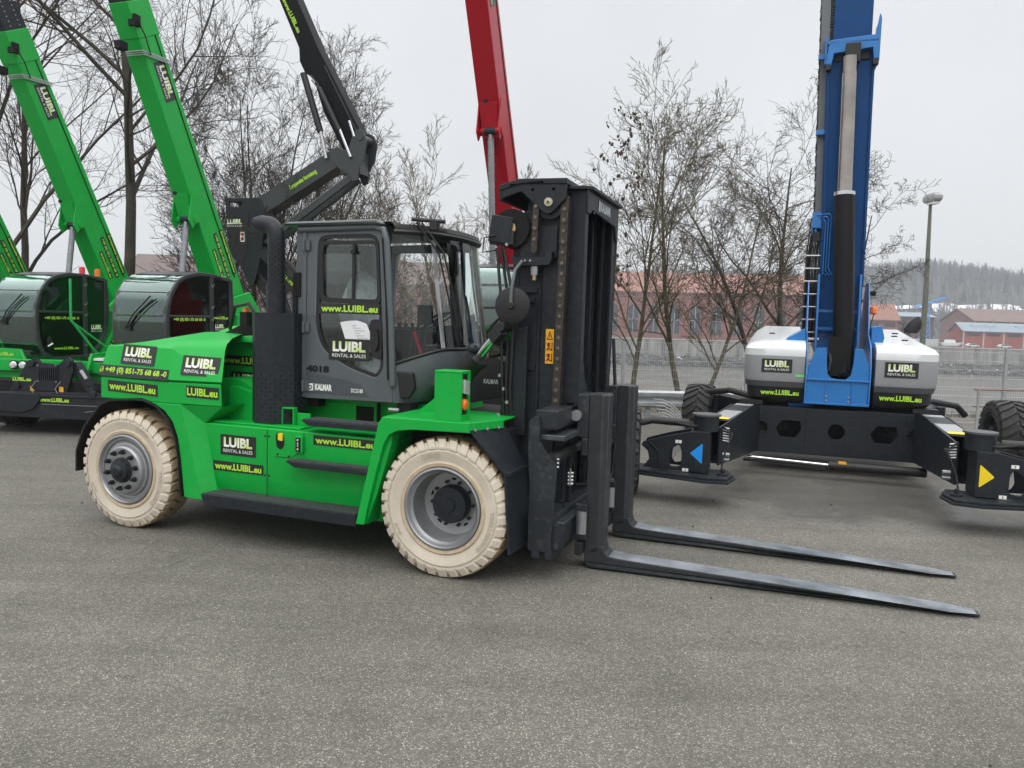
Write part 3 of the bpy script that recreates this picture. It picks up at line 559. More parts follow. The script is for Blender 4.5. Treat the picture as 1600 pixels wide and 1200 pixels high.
# body side with folded lower edge
g=MB(); top=[(-2.56,1.04),(-2.43,.345),(-.70,.315),(-.5,1.04)]
g.loft([[(-2.57,.15,1.04),(-.52,.15,1.04),(-.52,2.39,1.04),(-2.57,2.39,1.04)],[(-2.52,.15,.60),(-.62,.15,.60),(-.62,2.39,.60),(-2.52,2.39,.60)],[(-2.43,.24,.345),(-.70,.24,.315),(-.70,2.30,.315),(-2.43,2.30,.345)]])
body=g.build('body_side',GREEN,FL,bevel=.012)
g=MB(); g.box(-1.813,-1.807,.147,.149,.36,1.03); g.box(-1.43,-1.426,.147,.149,.84,1.03); g.plate([(-1.72,.80),(-1.56,.80),(-1.43,.88),(-1.43,.876),(-1.56,.795),(-1.72,.795)],'xz',.147,.149)
g.box(-2.5,-2.49,.146,.149,.62,1.0)
for x,z in((-1.83,.97),(-1.79,.97),(-1.83,.62),(-1.79,.62),(-1.85,.40),(-1.80,.40),(-1.70,.82),(-1.58,.81)): g.cyl((x,.15,z),(x,.145,z),.009,8)
g.build('panel_seam',MATTE,FL,ang=0)
g=MB(); g.plate(rpoly([(-1.72,1.0),(-1.67,1.02),(-1.63,.99),(-1.63,.9),(-1.66,.86),(-1.71,.88)],.03,3),'xz',.1485,.1465); g.build('access_slot',MATTE,FL,ang=0); g=MB(); g.plate(rpoly([(-1.685,1.01),(-1.64,1.01),(-1.64,.94),(-1.685,.95)],.01,2),'xz',.13,.1460); g.build('battery_switch',YEL,FL,bevel=.004)
g=MB(); g.box(-1.50,-1.42,.115,.149,.86,1.0); g.build('control_box',GREEN,FL,bevel=.006); g=MB(); g.box(-1.487,-1.437,.111,.1148,.87,.99); 
g.cyl((-1.462,.112,.97),(-1.462,.106,.97),.01,8,1); g.cyl((-1.462,.112,.89),(-1.462,.106,.89),.01,8,1); g.box(-1.467,-1.457,.107,.111,.91,.95,1); g.build('control_switches',[MATTE,LAMPW],FL,ang=0)
# deck, lugs
g=MB(); g.box(-2.45,-1.5,.2,.75,1.041,1.06); g.plate([(-2.6,1.04),(-2.2,1.04),(-2.2,1.35),(-2.35,1.42),(-2.6,1.42)],'xz',.45,.8)
g.box(-1.64,-1.50,.34,.352,1.06,1.17); 
g.box(-1.78,-1.765,.3,.36,1.06,1.20);g.box(-1.66,-1.645,.3,.36,1.06,1.20);g.box(-1.78,-1.645,.3,.36,1.20,1.215)
g.box(-1.9,-.5,.75,1.9,.9,1.28); g.build('deck',GREEN,FL,bevel=.006)
g=MB(); g.box(-1.9,-.5,.738,.7495,1.22,1.235); g.box(-1.28,-1.10,.735,.748,1.03,1.22,1); g.cyl((-1.02,.70,1.0),(-1.02,.70,1.3),.02,8,1); g.box(-1.72,-1.6,.6,.72,1.2,1.32,1); g.box(-.75,-.62,.55,.7,1.16,1.3,1); g.cyl((-.8,.5,1.24),(-.7,.5,1.24),.02,8,2); g.build('mount_brackets',[GREEN,MATTE,SILV],FL,bevel=.003)
# running board and steps
def step(n,x0,x1,y0,y1,z,th,cut=.0):
    g=MB(); g.plate([(x0,z),(x1,z),(x1,z-th),(x0+cut,z-th)],'xz',y0,y1); o=g.build(n,CHAR,FL,bevel=.006)
    g=MB(); g.box(x0+.02,x1-.02,y0+.008,y1-.01,z+.0015,z+.006)
    k=int((x1-x0-.04)/.026)
    for i in range(k): x=x0+.03+i*.026; g.box(x,x+.015,y0+.004,y0+.022,z+.006,z+.014); 
    for i in range(k):
        for j in range(1,int((y1-y0)/.045)): x=x0+.03+i*.026; g.box(x,x+.012,y0+j*.045,y0+j*.045+.014,z+.006,z+.010)
    g.build('grip_tread',GRIP,o,ang=0)
step('running_board',-2.40,-.80,-.02,.25,.425,.10,.05); step('step',-1.52,-.66,.0,.15,.80,.045,.10); step('step',-1.42,-.62,.08,.30,1.15,.045,.08)
# counterweight
g=MB(); yb=2.49
def cwring(z,x0,xk,x1,y,yk,y1,top=None):
    n=[(x0,.42+y,z),(x0+.10,y,z),(xk,yk,z),(x1,y1,z),(min(x1,-2.88+(x1+2.26)*.4),.76+(y1-.1)*.3,z)]; f=[(p[0],2.54-p[1],p[2]) for p in reversed(n)]; return n+f
A=cwring(1.205,-3.74,-2.78,-2.26,.05,.03,.10);B=cwring(1.40,-3.74,-2.76,-2.27,.05,.03,.10)
A2=cwring(1.205,-3.73,-2.80,-2.25,.06,.035,.11)
g.loft([A,B]); g.loft([cwring(1.40,-3.70,-2.76,-2.29,.07,.05,.13),cwring(1.415,-3.70,-2.76,-2.29,.07,.05,.13)])
C=cwring(1.416,-3.75,-2.74,-2.26,.04,.02,.10); D0=cwring(1.70,-3.70,-2.82,-2.31,.10,.09,.20); D=cwring(1.755,-3.64,-2.83,-2.34,.15,.13,.26); E_=[list(p) for p in cwring(1.80,-3.50,-2.80,-2.42,.30,.26,.42)]
F_=cwring(1.84,-3.1,-2.8,-2.6,.7,.7,.8)
for r in (D,E_,F_):
    pass
D=[(x,y,z-(.05 if x<-3.3 else 0)) for x,y,z in D]; E_=[(x,y,z-(.07 if x<-3.3 else 0)) for x,y,z in E_]; F_=[(x,y,z) for x,y,z in F_]
g.loft([C,D0,D,E_,F_],cap=(True,True))
arch=[(-3.12,1.20),(-2.98,1.19),(-2.86,1.14),(-2.76,1.04),(-2.70,.90),(-2.67,.72),(-2.63,.36)]
g.plate([(-2.42,.355),(-2.66,1.204),(-3.12,1.204)]+arch[1:],'xz',.03,.5)
q=[(-2.66,.031,1.204),(-2.42,.031,.355),(-2.34,.148,.355),(-2.49,.148,1.035),(-2.26,.11,1.204)]; g.add(q+[(x,.5,z) for x,y,z in q],[(0,1,2),(0,2,3),(0,3,4),(2,1,6,7),(3,2,7,8),(4,3,8,9)])
g.build('counterweight',GREEN,FL,bevel=.016)
g=MB(); pts=[(-3.94,.485),(-3.935,.68),(-3.83,.92),(-3.62,1.15),(-3.5,1.203),(-3.12,1.235),(-2.95,1.19),(-2.79,1.06),(-2.71,.88),(-2.68,.72),(-2.65,.37)]
g.sheet([[(x,y,z) for x,z in pts] for y in(.01,.62)]); q=[(x*.985-.045,z*.985) for x,z in pts]; g.sheet([[(x,y,z) for x,z in q] for y in(.01,.62)]); g.sheet([[(x,.01,z) for x,z in pts],[(x,.01,z) for x,z in q]]); g.build('rear_mudguard',mat('black_rubber_guard',(.008,.008,.008),.55),FL,ang=40)
g=MB(); g.box(-3.7,-2.6,.5,2.1,.7,1.2); g.build('rear_frame',MATTE,FL)
# engine hood
g=MB(); g.plate([(-3.05,1.10),(-3.05,1.74),(-2.92,1.76),(-1.80,1.76),(-1.80,1.10)],'xz',.8,1.78); g.loft([[(-3.1,.72,1.74),(-1.8,.72,1.76),(-1.8,1.82,1.76),(-3.1,1.82,1.74)],[(-3.02,.76,1.80),(-1.8,.76,1.90),(-1.8,1.78,1.90),(-3.02,1.78,1.80)],[(-2.86,.9,1.90),(-1.8,.9,2.02),(-1.8,1.6,2.02),(-2.86,1.6,1.90)]]); g.build('engine_hood',GREEN,FL,bevel=.02)
g=MB(); g.plate([(-2.88,1.80),(-2.62,1.915),(-2.3,1.93),(-2.3,1.79)],'xz',.745,.755); g.build('hood_grille',MATTE,FL,ang=0)
g=MB(); g.tube([(-2.62,.62,1.88),(-2.5,.55,2.1),(-2.3,.5,2.13),(-2.2,.5,2.0)],.018,8); g.build('hood_hose',HOSE,FL); g=MB(); g.box(-2.42,-2.34,.52,.6,1.92,2.05,0); g.cyl((-2.38,.56,2.05),(-2.38,.56,2.09),.03,10,1); g.build('filler',[MATTE,ORNG],FL)
g=MB(); g.plate([(-2.45,1.055),(-2.1,1.055),(-2.1,1.30),(-2.36,1.36),(-2.45,1.36)],'xz',.40,.7); g.build('hood_base',GREEN,FL,bevel=.01)
# exhaust
g=MB(); c=(-1.925,.46); oc=[(c[0]+.235*math.cos(a)*1.04,c[1]+.235*math.sin(a)) for a in [PI/8+k*PI/4 for k in range(8)]]
g.loft([[(x,y,1.062) for x,y in oc],[(x,y,2.05) for x,y in oc]]); 
for z,rows in((1.13,1),):
    for r_ in range(12):
        zz=1.10+r_*.036
        for k in range(8):
            a,b=Vector(oc[k]),Vector(oc[(k+1)%8]); n=Vector((b-a).orthogonal()).normalized()
            mid=(a+b)/2-Vector(c); n=n if n.dot(mid)>0 else -n
            for j in range(4):
                if (r_+j)%2: continue
                p=a.lerp(b,(j+.5)/4+.02)+n*.0012; q=[(p.x+(b-a).normalized().x*.0095*math.cos(t),p.y+(b-a).normalized().y*.0095*math.cos(t),zz+.0095*math.sin(t)) for t in [2*PI*i/7 for i in range(7)]]; g.add(q,[tuple(range(7))],1)  # perforations are black discs, the dark of the holes painted on
g.build('silencer_guard',[CHAR,MATTE],FL,bevel=0)
g=MB(); cx,cy=-1.93,.42; g.tube([(cx,cy,2.05),(cx,cy,2.30)],.088,20); g.tube([(cx,cy,2.28),(cx,cy,2.68)],.075,24)
g.tube([(cx,cy,2.28),(cx,cy,2.68)],.077,24); g.tube([(cx,cy,2.66)]+[(cx-.11+.11*math.cos(t),cy,2.72+.12*math.sin(t)) for t in [i*PI/2/7 for i in range(8)]]+[(cx-.17,cy,2.855),(cx-.235,cy,2.865)],[.078]*9+[.070,.045],20)
for r_ in range(17):
    for k in range(18):
        if (k+r_)%2: continue
        a=2*PI*k/18; rr_=.0785; zz=2.30+r_*.0225; g.add([(cx+rr_*math.cos(a+.0085*math.cos(t)/rr_),cy+rr_*math.sin(a+.0085*math.cos(t)/rr_),zz+.0085*math.sin(t)) for t in [2*PI*i/7 for i in range(7)]],[tuple(range(7))],1)  # stack holes likewise: their inner darkness painted as black discs
g.build('exhaust_stack',[CHAR,MATTE],FL,ang=40)
g=MB(); g.box(-1.80,-1.72,.48,.56,2.2,2.42); g.cyl((-1.78,.5,2.0),(-1.78,.5,2.2),.03,8); g.build('air_intake',MATTE,FL,bevel=.01)
# front fender
inner=[(-.72,.35),(-.69,.50),(-.615,.80),(-.55,1.03),(-.50,1.11),(-.42,1.15),(-.3,1.165),(.2,1.178)]
g=MB(); g.plate([(-.80,.35),(-.60,1.20),(-.565,1.25),(.19,1.255),(.19,1.20)]+list(reversed(inner)),'xz',-.02,.02)
g.plate([(-.565,.018),(.20,.018),(.335,.34),(.335,.75),(-.565,.75)],'xy',1.238,1.254)
g.add([(.19,-.021,1.245),(.335,.34,1.245),(.335,.34,1.185),(.19,-.021,1.19),(.17,-.015,1.245),(.315,.345,1.245),(.315,.345,1.185),(.17,-.015,1.19)],[(0,1,2,3),(4,7,6,5),(3,2,6,7)])
rows=[[(x+.004,y,z-.002) for x,z in inner] for y in(.018,.62)]; g.sheet(rows)
g.plate([(-.80,.35),(-.60,1.20),(-.565,1.25),(-.5,1.25),(-.5,1.04),(-.63,.6),(-.72,.35)],'xz',.02,.15)
g.build('front_fender',GREEN,FL,bevel=.007)
g=MB(); 
for k in range(3): x=.215+.05*k; y=.03+.12*k; g.cyl((x,y,1.2),(x+.014,y-.012,1.2),.012,8)
for k in range(3): g.cyl((.47,.06+.12*k,.90),(.485,.06+.12*k,.885),.012,8)
g.build('fender_bolt',SILV,FL)
g=MB(); pf=[(.195,1.20),(.50,.885),(.55,.27)]
g.sheet([[(x+ (.13 if y>.2 and i==0 else .02*(y>.2)),y,z) for i,(x,z) in enumerate(pf)] for y in(-.005,.40)]); g.sheet([[(x-.02+(.13 if y>.2 and i==0 else .02*(y>.2)),y,z) for i,(x,z) in enumerate(pf)] for y in(-.005,.40)]); g.sheet([[(x+d,-.005,z) for x,z in pf] for d in(0,-.02)])
g.box(.492,.53,0,.40,.872,.895); 
g.build('front_mudguard',CHAR,FL,ang=20)
g=MB(); g.plate([(-.55,1.04),(-.36,1.252),(-.1,1.252),(-.1,1.04)],'xz',.6,.62); g.plate([(-.50,1.25),(-.22,1.47),(-.12,1.47),(-.12,1.25)],'xz',.46,.50); g.build('tilt_bracket',GREEN,FL,bevel=.005)
g=MB(); g.plate([(-.13,.02),(-.13,.20),(.10,.20),(.10,.165),(.055,.165),(.055,.05),(.10,.05),(.10,.02)],'xy',1.252,1.64); g.box(-.13,.10,.02,.20,1.62,1.645); g.box(.055,.099,.05,.165,1.25,1.30); g.build('lamp_post',GREEN,FL,bevel=.006)
g=MB(); g.box(.058,.085,.055,.160,1.30,1.62); g.build('lamp_backing',MATTE,FL); g=MB(); g.plate([(.06,1.47),(.15,1.45),(.155,1.50),(.14,1.53),(.155,1.56),(.06,1.58)],'yz',.086,.115); g.build('headlight',LAMPW,FL,bevel=.006); g=MB(); g.lathe([(.001,.03),(.03,.027),(.045,.015),(.048,0)],(.086,.107,1.38),'x',20); o=g.build('turn_signal',ORNG,FL); 
# cab
Y0,Y1=.50,1.98
g=MB(); outer=[(-1.77,2.80),(-.93,2.81),(-.855,2.76),(-.80,2.1),(-.77,1.30),(-1.80,1.285),(-1.79,2.0)]
hole=rpoly([(-1.545,2.745),(-.93,2.75),(-.865,1.60),(-.93,1.505),(-1.22,1.585),(-1.50,1.74),(-1.565,1.94)],.10,5)
g.plate(outer,'xz',Y0,Y0+.05,[hole]); g.plate([(-1.77,2.80),(-.93,2.81),(-.855,2.76),(-.80,2.1),(-.77,1.30),(-1.80,1.285)],'xz',Y1-.05,Y1,[rpoly([(-1.55,2.72),(-.95,2.72),(-.90,1.95),(-1.6,1.95)],.05)])
g.box(-1.80,-1.70,Y0+.05,Y1-.05,1.285,1.95); g.box(-1.80,-1.72,Y0+.05,Y0+.12,1.95,2.80); g.box(-1.80,-1.72,Y1-.12,Y1-.05,1.95,2.8); g.box(-1.80,-.8,Y0+.05,Y1-.05,1.285,1.33)
g.build('cab_frame',CABG,FL,bevel=.008)
g=MB(); g.box(-1.70,-1.66,Y0-.012,Y0-.001,1.30,2.80); g.build('door_post_trim',CABG,FL,bevel=.003)
g=MB()
for z in(2.66,1.93,1.40): g.cyl((-1.675,Y0-.03,z-.05),(-1.675,Y0-.03,z+.05),.014,8); g.box(-1.70,-1.62,Y0-.022,Y0-.013,z-.045,z+.045)
g.build('door_hinge',CABG,FL,bevel=.003)
g=MB(); g.tube([(-1.74,Y0-.005,2.80),(-.96,Y0-.005,2.815),(-.88,Y0-.005,2.79),(-.845,Y0-.005,2.70),(-.79,Y0-.005,2.0),(-.765,Y0-.005,1.45)],.030,10); g.tube([(-.80,Y0-.02,1.5),(-.83,Y0-.02,2.2),(-.875,Y0-.02,2.72)],.012,6,1); g.build('door_surround',[CABG,MATTE],FL,ang=45)
g=MB(); g.plate([(-1.89,2.83),(-1.85,2.865),(-.92,2.875),(-.87,2.83)],'xz',Y0-.06,Y1+.03); g.build('roof',CABG,FL,bevel=.02)
g=MB(); g.plate([(-1.62,1.37),(-1.66,1.53),(-1.25,1.475),(-1.08,1.44),(-1.02,1.36),(-.99,1.34),(-1.62,1.34)],'xz',Y0-.004,Y0-.001); g.build('door_lower_panel',mat('door_panel_grey',(.06,.07,.08),.45,var=.05),FL,bevel=.002)
bl=MB(); t_=Vector; put_text(bl,'KALMAR',(-1.475,Y0-.004,1.395),XU,ZU,-.085,.095,-.03,.03,0,bold=.06); put_text(bl,'DCG180',(-1.12,Y0-.004,1.385),XU,ZU,-.06,.06,-.018,.018,0); bl.plate(rpoly([(-1.64,1.36),(-1.58,1.36),(-1.58,1.425),(-1.64,1.425)],.008),'xz',Y0-.008,Y0-.005); bl.build('door_lettering',WPR,FL,ang=0)
bl=MB(); bl.plate(circ(-1.61,1.39,.02,12),'xz',Y0-.0105,Y0-.0085,[circ(-1.61,1.39,.012,10)]); put_text(bl,'4018',(-1.535,Y0-.001,1.56),XU,ZU,-.12,.12,-.03,.03,0,bold=.045); bl.build('fleet_number',MATTE,FL,ang=0)
g=MB(); g.plate(hole,'xz',Y0+.020,Y0+.026); g.build('door_glass',CLEAR,FL,ang=0)
g=MB(); fo=rpoly([(-1.52,2.70),(-.93,2.70),(-.895,2.14),(-1.52,2.16)],.07,5); fi=rpoly([(-1.49,2.67),(-.955,2.67),(-.93,2.19),(-1.49,2.20)],.05,5); g.plate(fo,'xz',Y0-.006,Y0+.019,[fi]); g.box(-1.19,-1.165,Y0-.004,Y0+.018,2.19,2.67); g.plate(rpoly([(-1.545,2.745),(-.93,2.75),(-.865,1.60),(-.93,1.505),(-1.22,1.585),(-1.50,1.74),(-1.565,1.94)],.10,5),'xz',Y0+.008,Y0+.019,[rpoly([(-1.52,2.72),(-.955,2.725),(-.893,1.61),(-.94,1.535),(-1.21,1.615),(-1.475,1.76),(-1.535,1.95)],.09,5)]); g.build('window_frame',BLK,FL,bevel=.003)
g=MB(); g.plate(rpoly([(-1.0,2.02),(-.88,2.02),(-.875,1.66),(-.99,1.70)],.05,4),'xz',Y0-.012,Y0+.004); g.plate(circ(-.935,1.84,.035,16,.095),'xz',Y0-.035,Y0-.013); g.build('door_handle',BLK,FL,bevel=.008)
g=MB(); g.cyl((-1.18,Y0-.02,2.60),(-1.18,Y0+.0,2.60),.022,14); g.build('window_latch',BLK,FL)
g=MB(); P=[(-1.31,1.985),(-1.22,2.0),(-1.13,2.005),(-1.04,1.98),(-1.0,1.90),(-.975,1.80),(-1.0,1.73),(-1.1,1.78),(-1.24,1.80)]; g.plate(P,'xz',Y0+.003,Y0+.0045); pp=g.build('paper_note',PAPER,FL,ang=0); g=MB()
for k in range(6): z=1.955-k*.022; x=-1.19+k*.012; g.box(x,x+.05+.03*(k%3),Y0+.0012,Y0+.0022,z,z+.008)
g.build('handwriting',GRYPR,pp,ang=0)
# curved windscreen
def plan(z):
    s=-(z-1.75)*.13; base=[(-.80,.50),(-.60,.555),(-.44,.68),(-.36,.85),(-.325,1.05),(-.315,1.24),(-.325,1.43),(-.36,1.63),(-.44,1.80),(-.60,1.925),(-.80,1.98)]; return [(x+s*min(1,(x+.80)/.25),y,z) for x,y in base]
def smooth(pts,n=4):
    o=[]
    for i in range(len(pts)-1):
        p0,p1,p2,p3=[Vector(pts[max(0,min(len(pts)-1,j))]) for j in(i-1,i,i+1,i+2)]
        for k in range(n): t=k/n; o.append(.5*((2*p1)+(p2-p0)*t+(2*p0-5*p1+4*p2-p3)*t*t+(3*p1-p0-3*p2+p3)*t**3))
    o.append(Vector(pts[-1])); return o
def low(pts,dz=0): return [Vector((p.x,p.y,1.62+.15*max(0,min(1,(p.x+.80)/.40))+dz)) for p in pts]
g=MB(); g.sheet([low(smooth(plan(1.74)))]+[smooth(plan(z)) for z in(2.1,2.4,2.76)]); g.build('windscreen',CLEAR,FL,ang=50)
g=MB(); r1=smooth(plan(2.755)); 
g.loft([[tuple(p) for p in smooth(plan(2.75))],[(p.x+.03,p.y,2.80) for p in smooth(plan(2.8))],[(p.x+.01,p.y,2.84) for p in smooth(plan(2.8))],[(-.95 if p.x>-.75 else p.x-.02,p.y,2.862) for p in smooth(plan(2.8))]],cap=(False,False)); g.tube([(p.x+.02,p.y,p.z) for p in smooth(plan(2.775))],.02,6); g.build('front_visor',BLK,FL,ang=50)
g=MB(); pl=smooth(plan(1.74)); pb=[(p.x*.9-.10,.5+(p.y-.5)*1,1.30) for p in pl]
lp=low(pl); g.loft([[(p.x*.55-.36,p.y,1.30) for p in pl],[(p.x-.01,p.y,1.46) for p in pl],[(p.x+.015,p.y,p.z-.05) for p in lp],[tuple(p) for p in lp]]); g.build('front_cowl',CABG,FL,bevel=.006)
g=MB(); g.plate([(-.74,1.58),(-.70,1.345),(-.62,1.345),(-.56,1.44),(-.58,1.57)],'xz',.505,.55); g.build('cowl_grille',BLK,FL,bevel=.01)
g=MB(); g.plate([(-.70,1.30),(-.62,1.30),(-.2,1.62),(.02,1.72),(.06,1.68),(.06,1.36),(-.2,1.30)],'xz',.95,1.5); put_text(g,'KALMAR',(-.03,.95,1.50),XU,ZU,-.07,.07,-.02,.02,1); g.build('front_housing',[BLK,GRYPR],FL,bevel=.01)
g=MB(); g.tube(low(smooth(plan(1.745)),.004),.016,6); g.build('windscreen_seal',BLK,FL)
# wiper, guard bars above glass and protective film stripes
g=MB()
for dx in(0,.05): g.tube([(-.62+dx,.60,2.86),(-.43+dx,.66,2.60),(-.36+dx,.74,2.2),(-.30+dx,.78,1.86)],.009,6)
g.tube([(-.64,.55,2.88),(-.42,.75,2.88)],.018,6); g.tube([(-.30,.72,2.35),(-.27,.82,1.85)],.006,5); g.box(-.50,-.44,.62,.68,2.80,2.87); g.build('wiper',BLK,FL)
FILM=glassmat('protective_film',(.82,.84,.86),1.0,.50,(.42,.45,.48)); g=MB(); pz=[1.78,2.1,2.4,2.72]
def filmat(i,w):
    rows=[]
    for z in pz: r_=smooth(plan(z)); a=r_[i]; b=r_[min(len(r_)-1,i+w)]; rows.append([(a.x+.004,a.y-.006,z),(b.x+.004,b.y-.006,z)])
    g.sheet(rows)
for i,w in((9,1),(13,1),(24,1)): filmat(i,w)
g.build('glass_film_strip',FILM,FL,ang=0)
# cab interior
g=MB(); g.box(-1.6,-1.15,.95,1.5,1.45,1.62); g.box(-1.68,-1.5,.97,1.48,1.6,2.35); g.box(-1.45,-1.1,.80,.92,1.62,1.74); g.box(-1.69,-1.6,.62,1.8,1.95,2.05); g.build('seat',SEAT,FL,bevel=.05)
rr=random.Random(2); g=MB(); rings=[]
for z,w in((1.93,.26),(2.05,.29),(2.2,.28),(2.33,.22),(2.42,.15),(2.46,.04)): rings.append([(-1.44+(w+rr.uniform(-.03,.03))*math.cos(a)*.75,1.12+(w+rr.uniform(-.03,.03))*math.sin(a),z+rr.uniform(-.02,.02)) for a in [2*PI*k/14 for k in range(14)]])
g.loft(rings); g.build('seat_wrap',PLAST,FL,ang=60); g=MB(); g.loft([[(-1.05+(.17+rr.uniform(-.02,.02))*math.cos(a),.63+.07*math.sin(a),z) for a in [2*PI*k/10 for k in range(10)]] for z in(1.52,1.62,1.72,1.8)]); g.build('floor_wrap',PLAST,FL,ang=60)
g=MB(); g.lathe([(.18,-.012),(.195,0),(.18,.012),(.165,0),(.18,-.012)],(0,0,0),'z',28); g.tube([(0,0,0),(0,0,-.42)],.03,8); g.tube([(-.17,0,0),(.17,0,0)],.014,6); g.move(lambda p:Matrix.Rotation(math.radians(-28),3,'Y')@p+Vector((-.72,1.2,2.02))); g.build('steering_wheel',BLK,FL)
g=MB(); g.box(-.68,-.42,.8,1.7,1.74,1.80); g.box(-.62,-.5,1.05,1.35,1.8,1.98); g.tube([(-.80,.80,1.40),(-.78,.85,1.9)],.02,6)
for k in range(5): g.tube([(-.9+.04*k,.78+.05*k,1.6),(-.88+.04*k,.80+.05*k,1.98)],.008,5); g.ball((-.88+.04*k,.80+.05*k,1.98),.02,5)
g.tube([(-.62,.78,1.8),(-.62,.85,2.05)],.012,6); g.box(-.66,-.6,.72,.92,2.0,2.16); g.box(-.6,-.5,1.0,1.5,2.68,2.73)
g.tube([(-.5,1.15,1.75),(-.52,1.15,2.75)],.016,6); g.tube([(-.5,1.35,1.75),(-.53,1.35,2.75)],.016,6); g.build('dashboard',BLK,FL,bevel=.005)
g=MB(); g.tube([(-.72,.78,1.92),(-.62,.74,1.72)],.014,6); g.build('lever',REDP,FL)
g=MB(); g.box(-1.72,-.8,Y0+.06,Y1-.06,1.33,1.36); g.box(-1.7,-.86,Y0+.55,Y0+.62,1.36,1.93); g.box(-1.2,-.85,Y1-.12,Y1-.06,1.35,1.9); g.build('cab_floor_and_dark_panel',BLK,FL)  # upright black panel added to darken the cab behind the lower door glass
g=MB(); g.box(-1.79,-1.783,Y0+.12,Y1-.12,1.95,2.78); g.build('rear_window',CLEAR,FL,ang=0)
# mast
MX0,MX1=.22,.70; YN,YF=.68,1.84
def ibeam(g,x0,x1,y,z0,z1,d=1,th=.03,w=.11):   # channel opening inwards
    g.box(x0,x1,y,y+th*d,z0,z1) if d>0 else g.box(x0,x1,y-th,y,z0,z1)
    for x in(x0,x1-th): (g.box(x,x+th,y+th,y+w,z0,z1) if d>0 else g.box(x,x+th,y-w,y-th,z0,z1))
g=MB(); ibeam(g,.40,.64,YN+.01,.28,3.02); ibeam(g,.40,.64,YF-.01,.28,3.02,-1); g.plate([(.24,.30),(.245,2.75),(.33,2.95),(.40,2.95),(.40,.30)],'xz',YN+.015,YN+.055); g.plate([(.24,.30),(.245,2.75),(.33,2.95),(.40,2.95),(.40,.30)],'xz',YF-.055,YF-.015)
g.box(.26,.40,YN+.05,YF-.05,.35,.75); g.box(.26,.38,YN+.05,YF-.05,1.5,1.66); g.box(.27,.38,YN+.05,YF-.05,2.6,2.78); g.box(.30,.305,YN+.006,YN+.0149,.4,2.5); g.box(.50,.505,YN-.006,YN+.009,.4,2.5); g.plate([(.33,1.68),(.47,1.68),(.47,2.20),(.33,2.20)],'xz',YN-.0,YN+.0145,[[(.345,1.70),(.455,1.70),(.455,2.18),(.345,2.18)]]); g.plate([(.33,.6),(.47,.6),(.47,1.62),(.33,1.62)],'xz',YN-.0,YN+.0145,[[(.345,.62),(.455,.62),(.455,1.60),(.345,1.60)]]); g.build('outer_mast',CHAR,FL,bevel=.004)
g=MB(); ibeam(g,.66,.84,YN+.05,1.38,3.11,1,.028,.10); ibeam(g,.66,.84,YF-.05,1.38,3.11,-1,.028,.10); ibeam(g,.56,.74,YN+.05,.25,1.38,1,.028,.10); ibeam(g,.56,.74,YF-.05,.25,1.38,-1,.028,.10); g.box(.70,.80,YN+.08,YF-.08,.32,.5); g.box(.735,.765,YN+.13,YN+.19,.3,3.0); g.box(.735,.765,YF-.19,YF-.13,.3,3.0)
g.plate([(YN+.04,3.11),(YF-.03,3.11),(YF-.03,2.80),(YF-.08,2.80),(YF-.15,2.93),(YN+.20,2.97),(YN+.13,2.93),(YN+.04,2.93)],'yz',.842,.862); g.plate([(.62,YN+.0),(.80,YN+.0),(.90,YN+.06),(.90,YF-.04),(.80,YF+.02),(.62,YF+.02)],'xy',3.112,3.14)
g.plate([(.66,2.80),(.84,2.92),(.84,3.11),(.66,3.11)],'xz',YF-.046,YF-.02)
g.build('inner_mast',CHAR,FL,bevel=.006)
g=MB(); put_text(g,'KALMAR',(.8645,1.27,3.03),(0,1,0),ZU,-.15,.20,-.04,.04,0,off=.002,bold=.05); g.plate(rpoly([(1.05,2.985),(1.10,2.985),(1.10,3.075),(1.05,3.075)],.01),'yz',.8655,.8665); g.build('mast_lettering',GRYPR,FL,ang=0)
# crosshead with sprocket plates
g=MB(); hp=[(.155,3.035),(.33,3.09),(.34,3.085),(.51,2.93),(.56,2.905),(.605,2.92),(.715,3.03),(.715,3.145),(.33,3.15),(.15,3.11)]
for y in(YN-.09,YF+.06): g.plate(hp,'xz',y,y+.03,[circ(.43,3.10,.012,10),circ(.605,3.10,.012,10)])
g.plate([(.14,3.10),(.14,3.145),(.32,3.192),(.72,3.185),(.72,3.14),(.33,3.15)],'xz',YN-.10,YF+.10); g.plate([(.14,3.02),(.14,3.11),(.17,3.12),(.17,3.03)],'xz',YN-.09,YF+.09)
g.build('mast_crosshead',CHAR,FL,bevel=.006)
g=MB(); g.lathe([(.001,-.05),(.09,-.05),(.12,-.05),(.12,-.035),(.10,-.03),(.10,.0),(.12,.005),(.12,.02),(.001,.02)],(.57,YN,2.99),'y',32); g.build('chain_sprocket',CHAR,FL)
g=MB(); g.lathe([(.001,-.115),(.012,-.115),(.02,-.105),(.034,-.105),(.034,-.09),(.001,-.09)],(.57,YN,3.0),'y',20); g.cyl((.57,YN-.1,3.0),(.57,YN-.119,3.0),.009,6,1); g.build('sprocket_pin',[mat('cream_washer',(.5,.46,.34),.5),BLK],FL)
g=MB(); g.cyl((.38,YN+.09,.4),(.38,YN+.09,3.05),.045,14); g.cyl((.38,YF-.09,.4),(.38,YF-.09,3.05),.045,14); g.cyl((.32,YN+.3,1.9),(.32,YN+.3,3.05),.05,14); g.build('lift_cylinder',CHAR,FL)
g=MB(); g.cyl((.24,.62,2.80),(.24,1.9,2.80),.16,24); g.cyl((.24,.60,2.80),(.24,.615,2.80),.05,10,1); g.build('hose_reel',[MATTE,BRASS],FL)
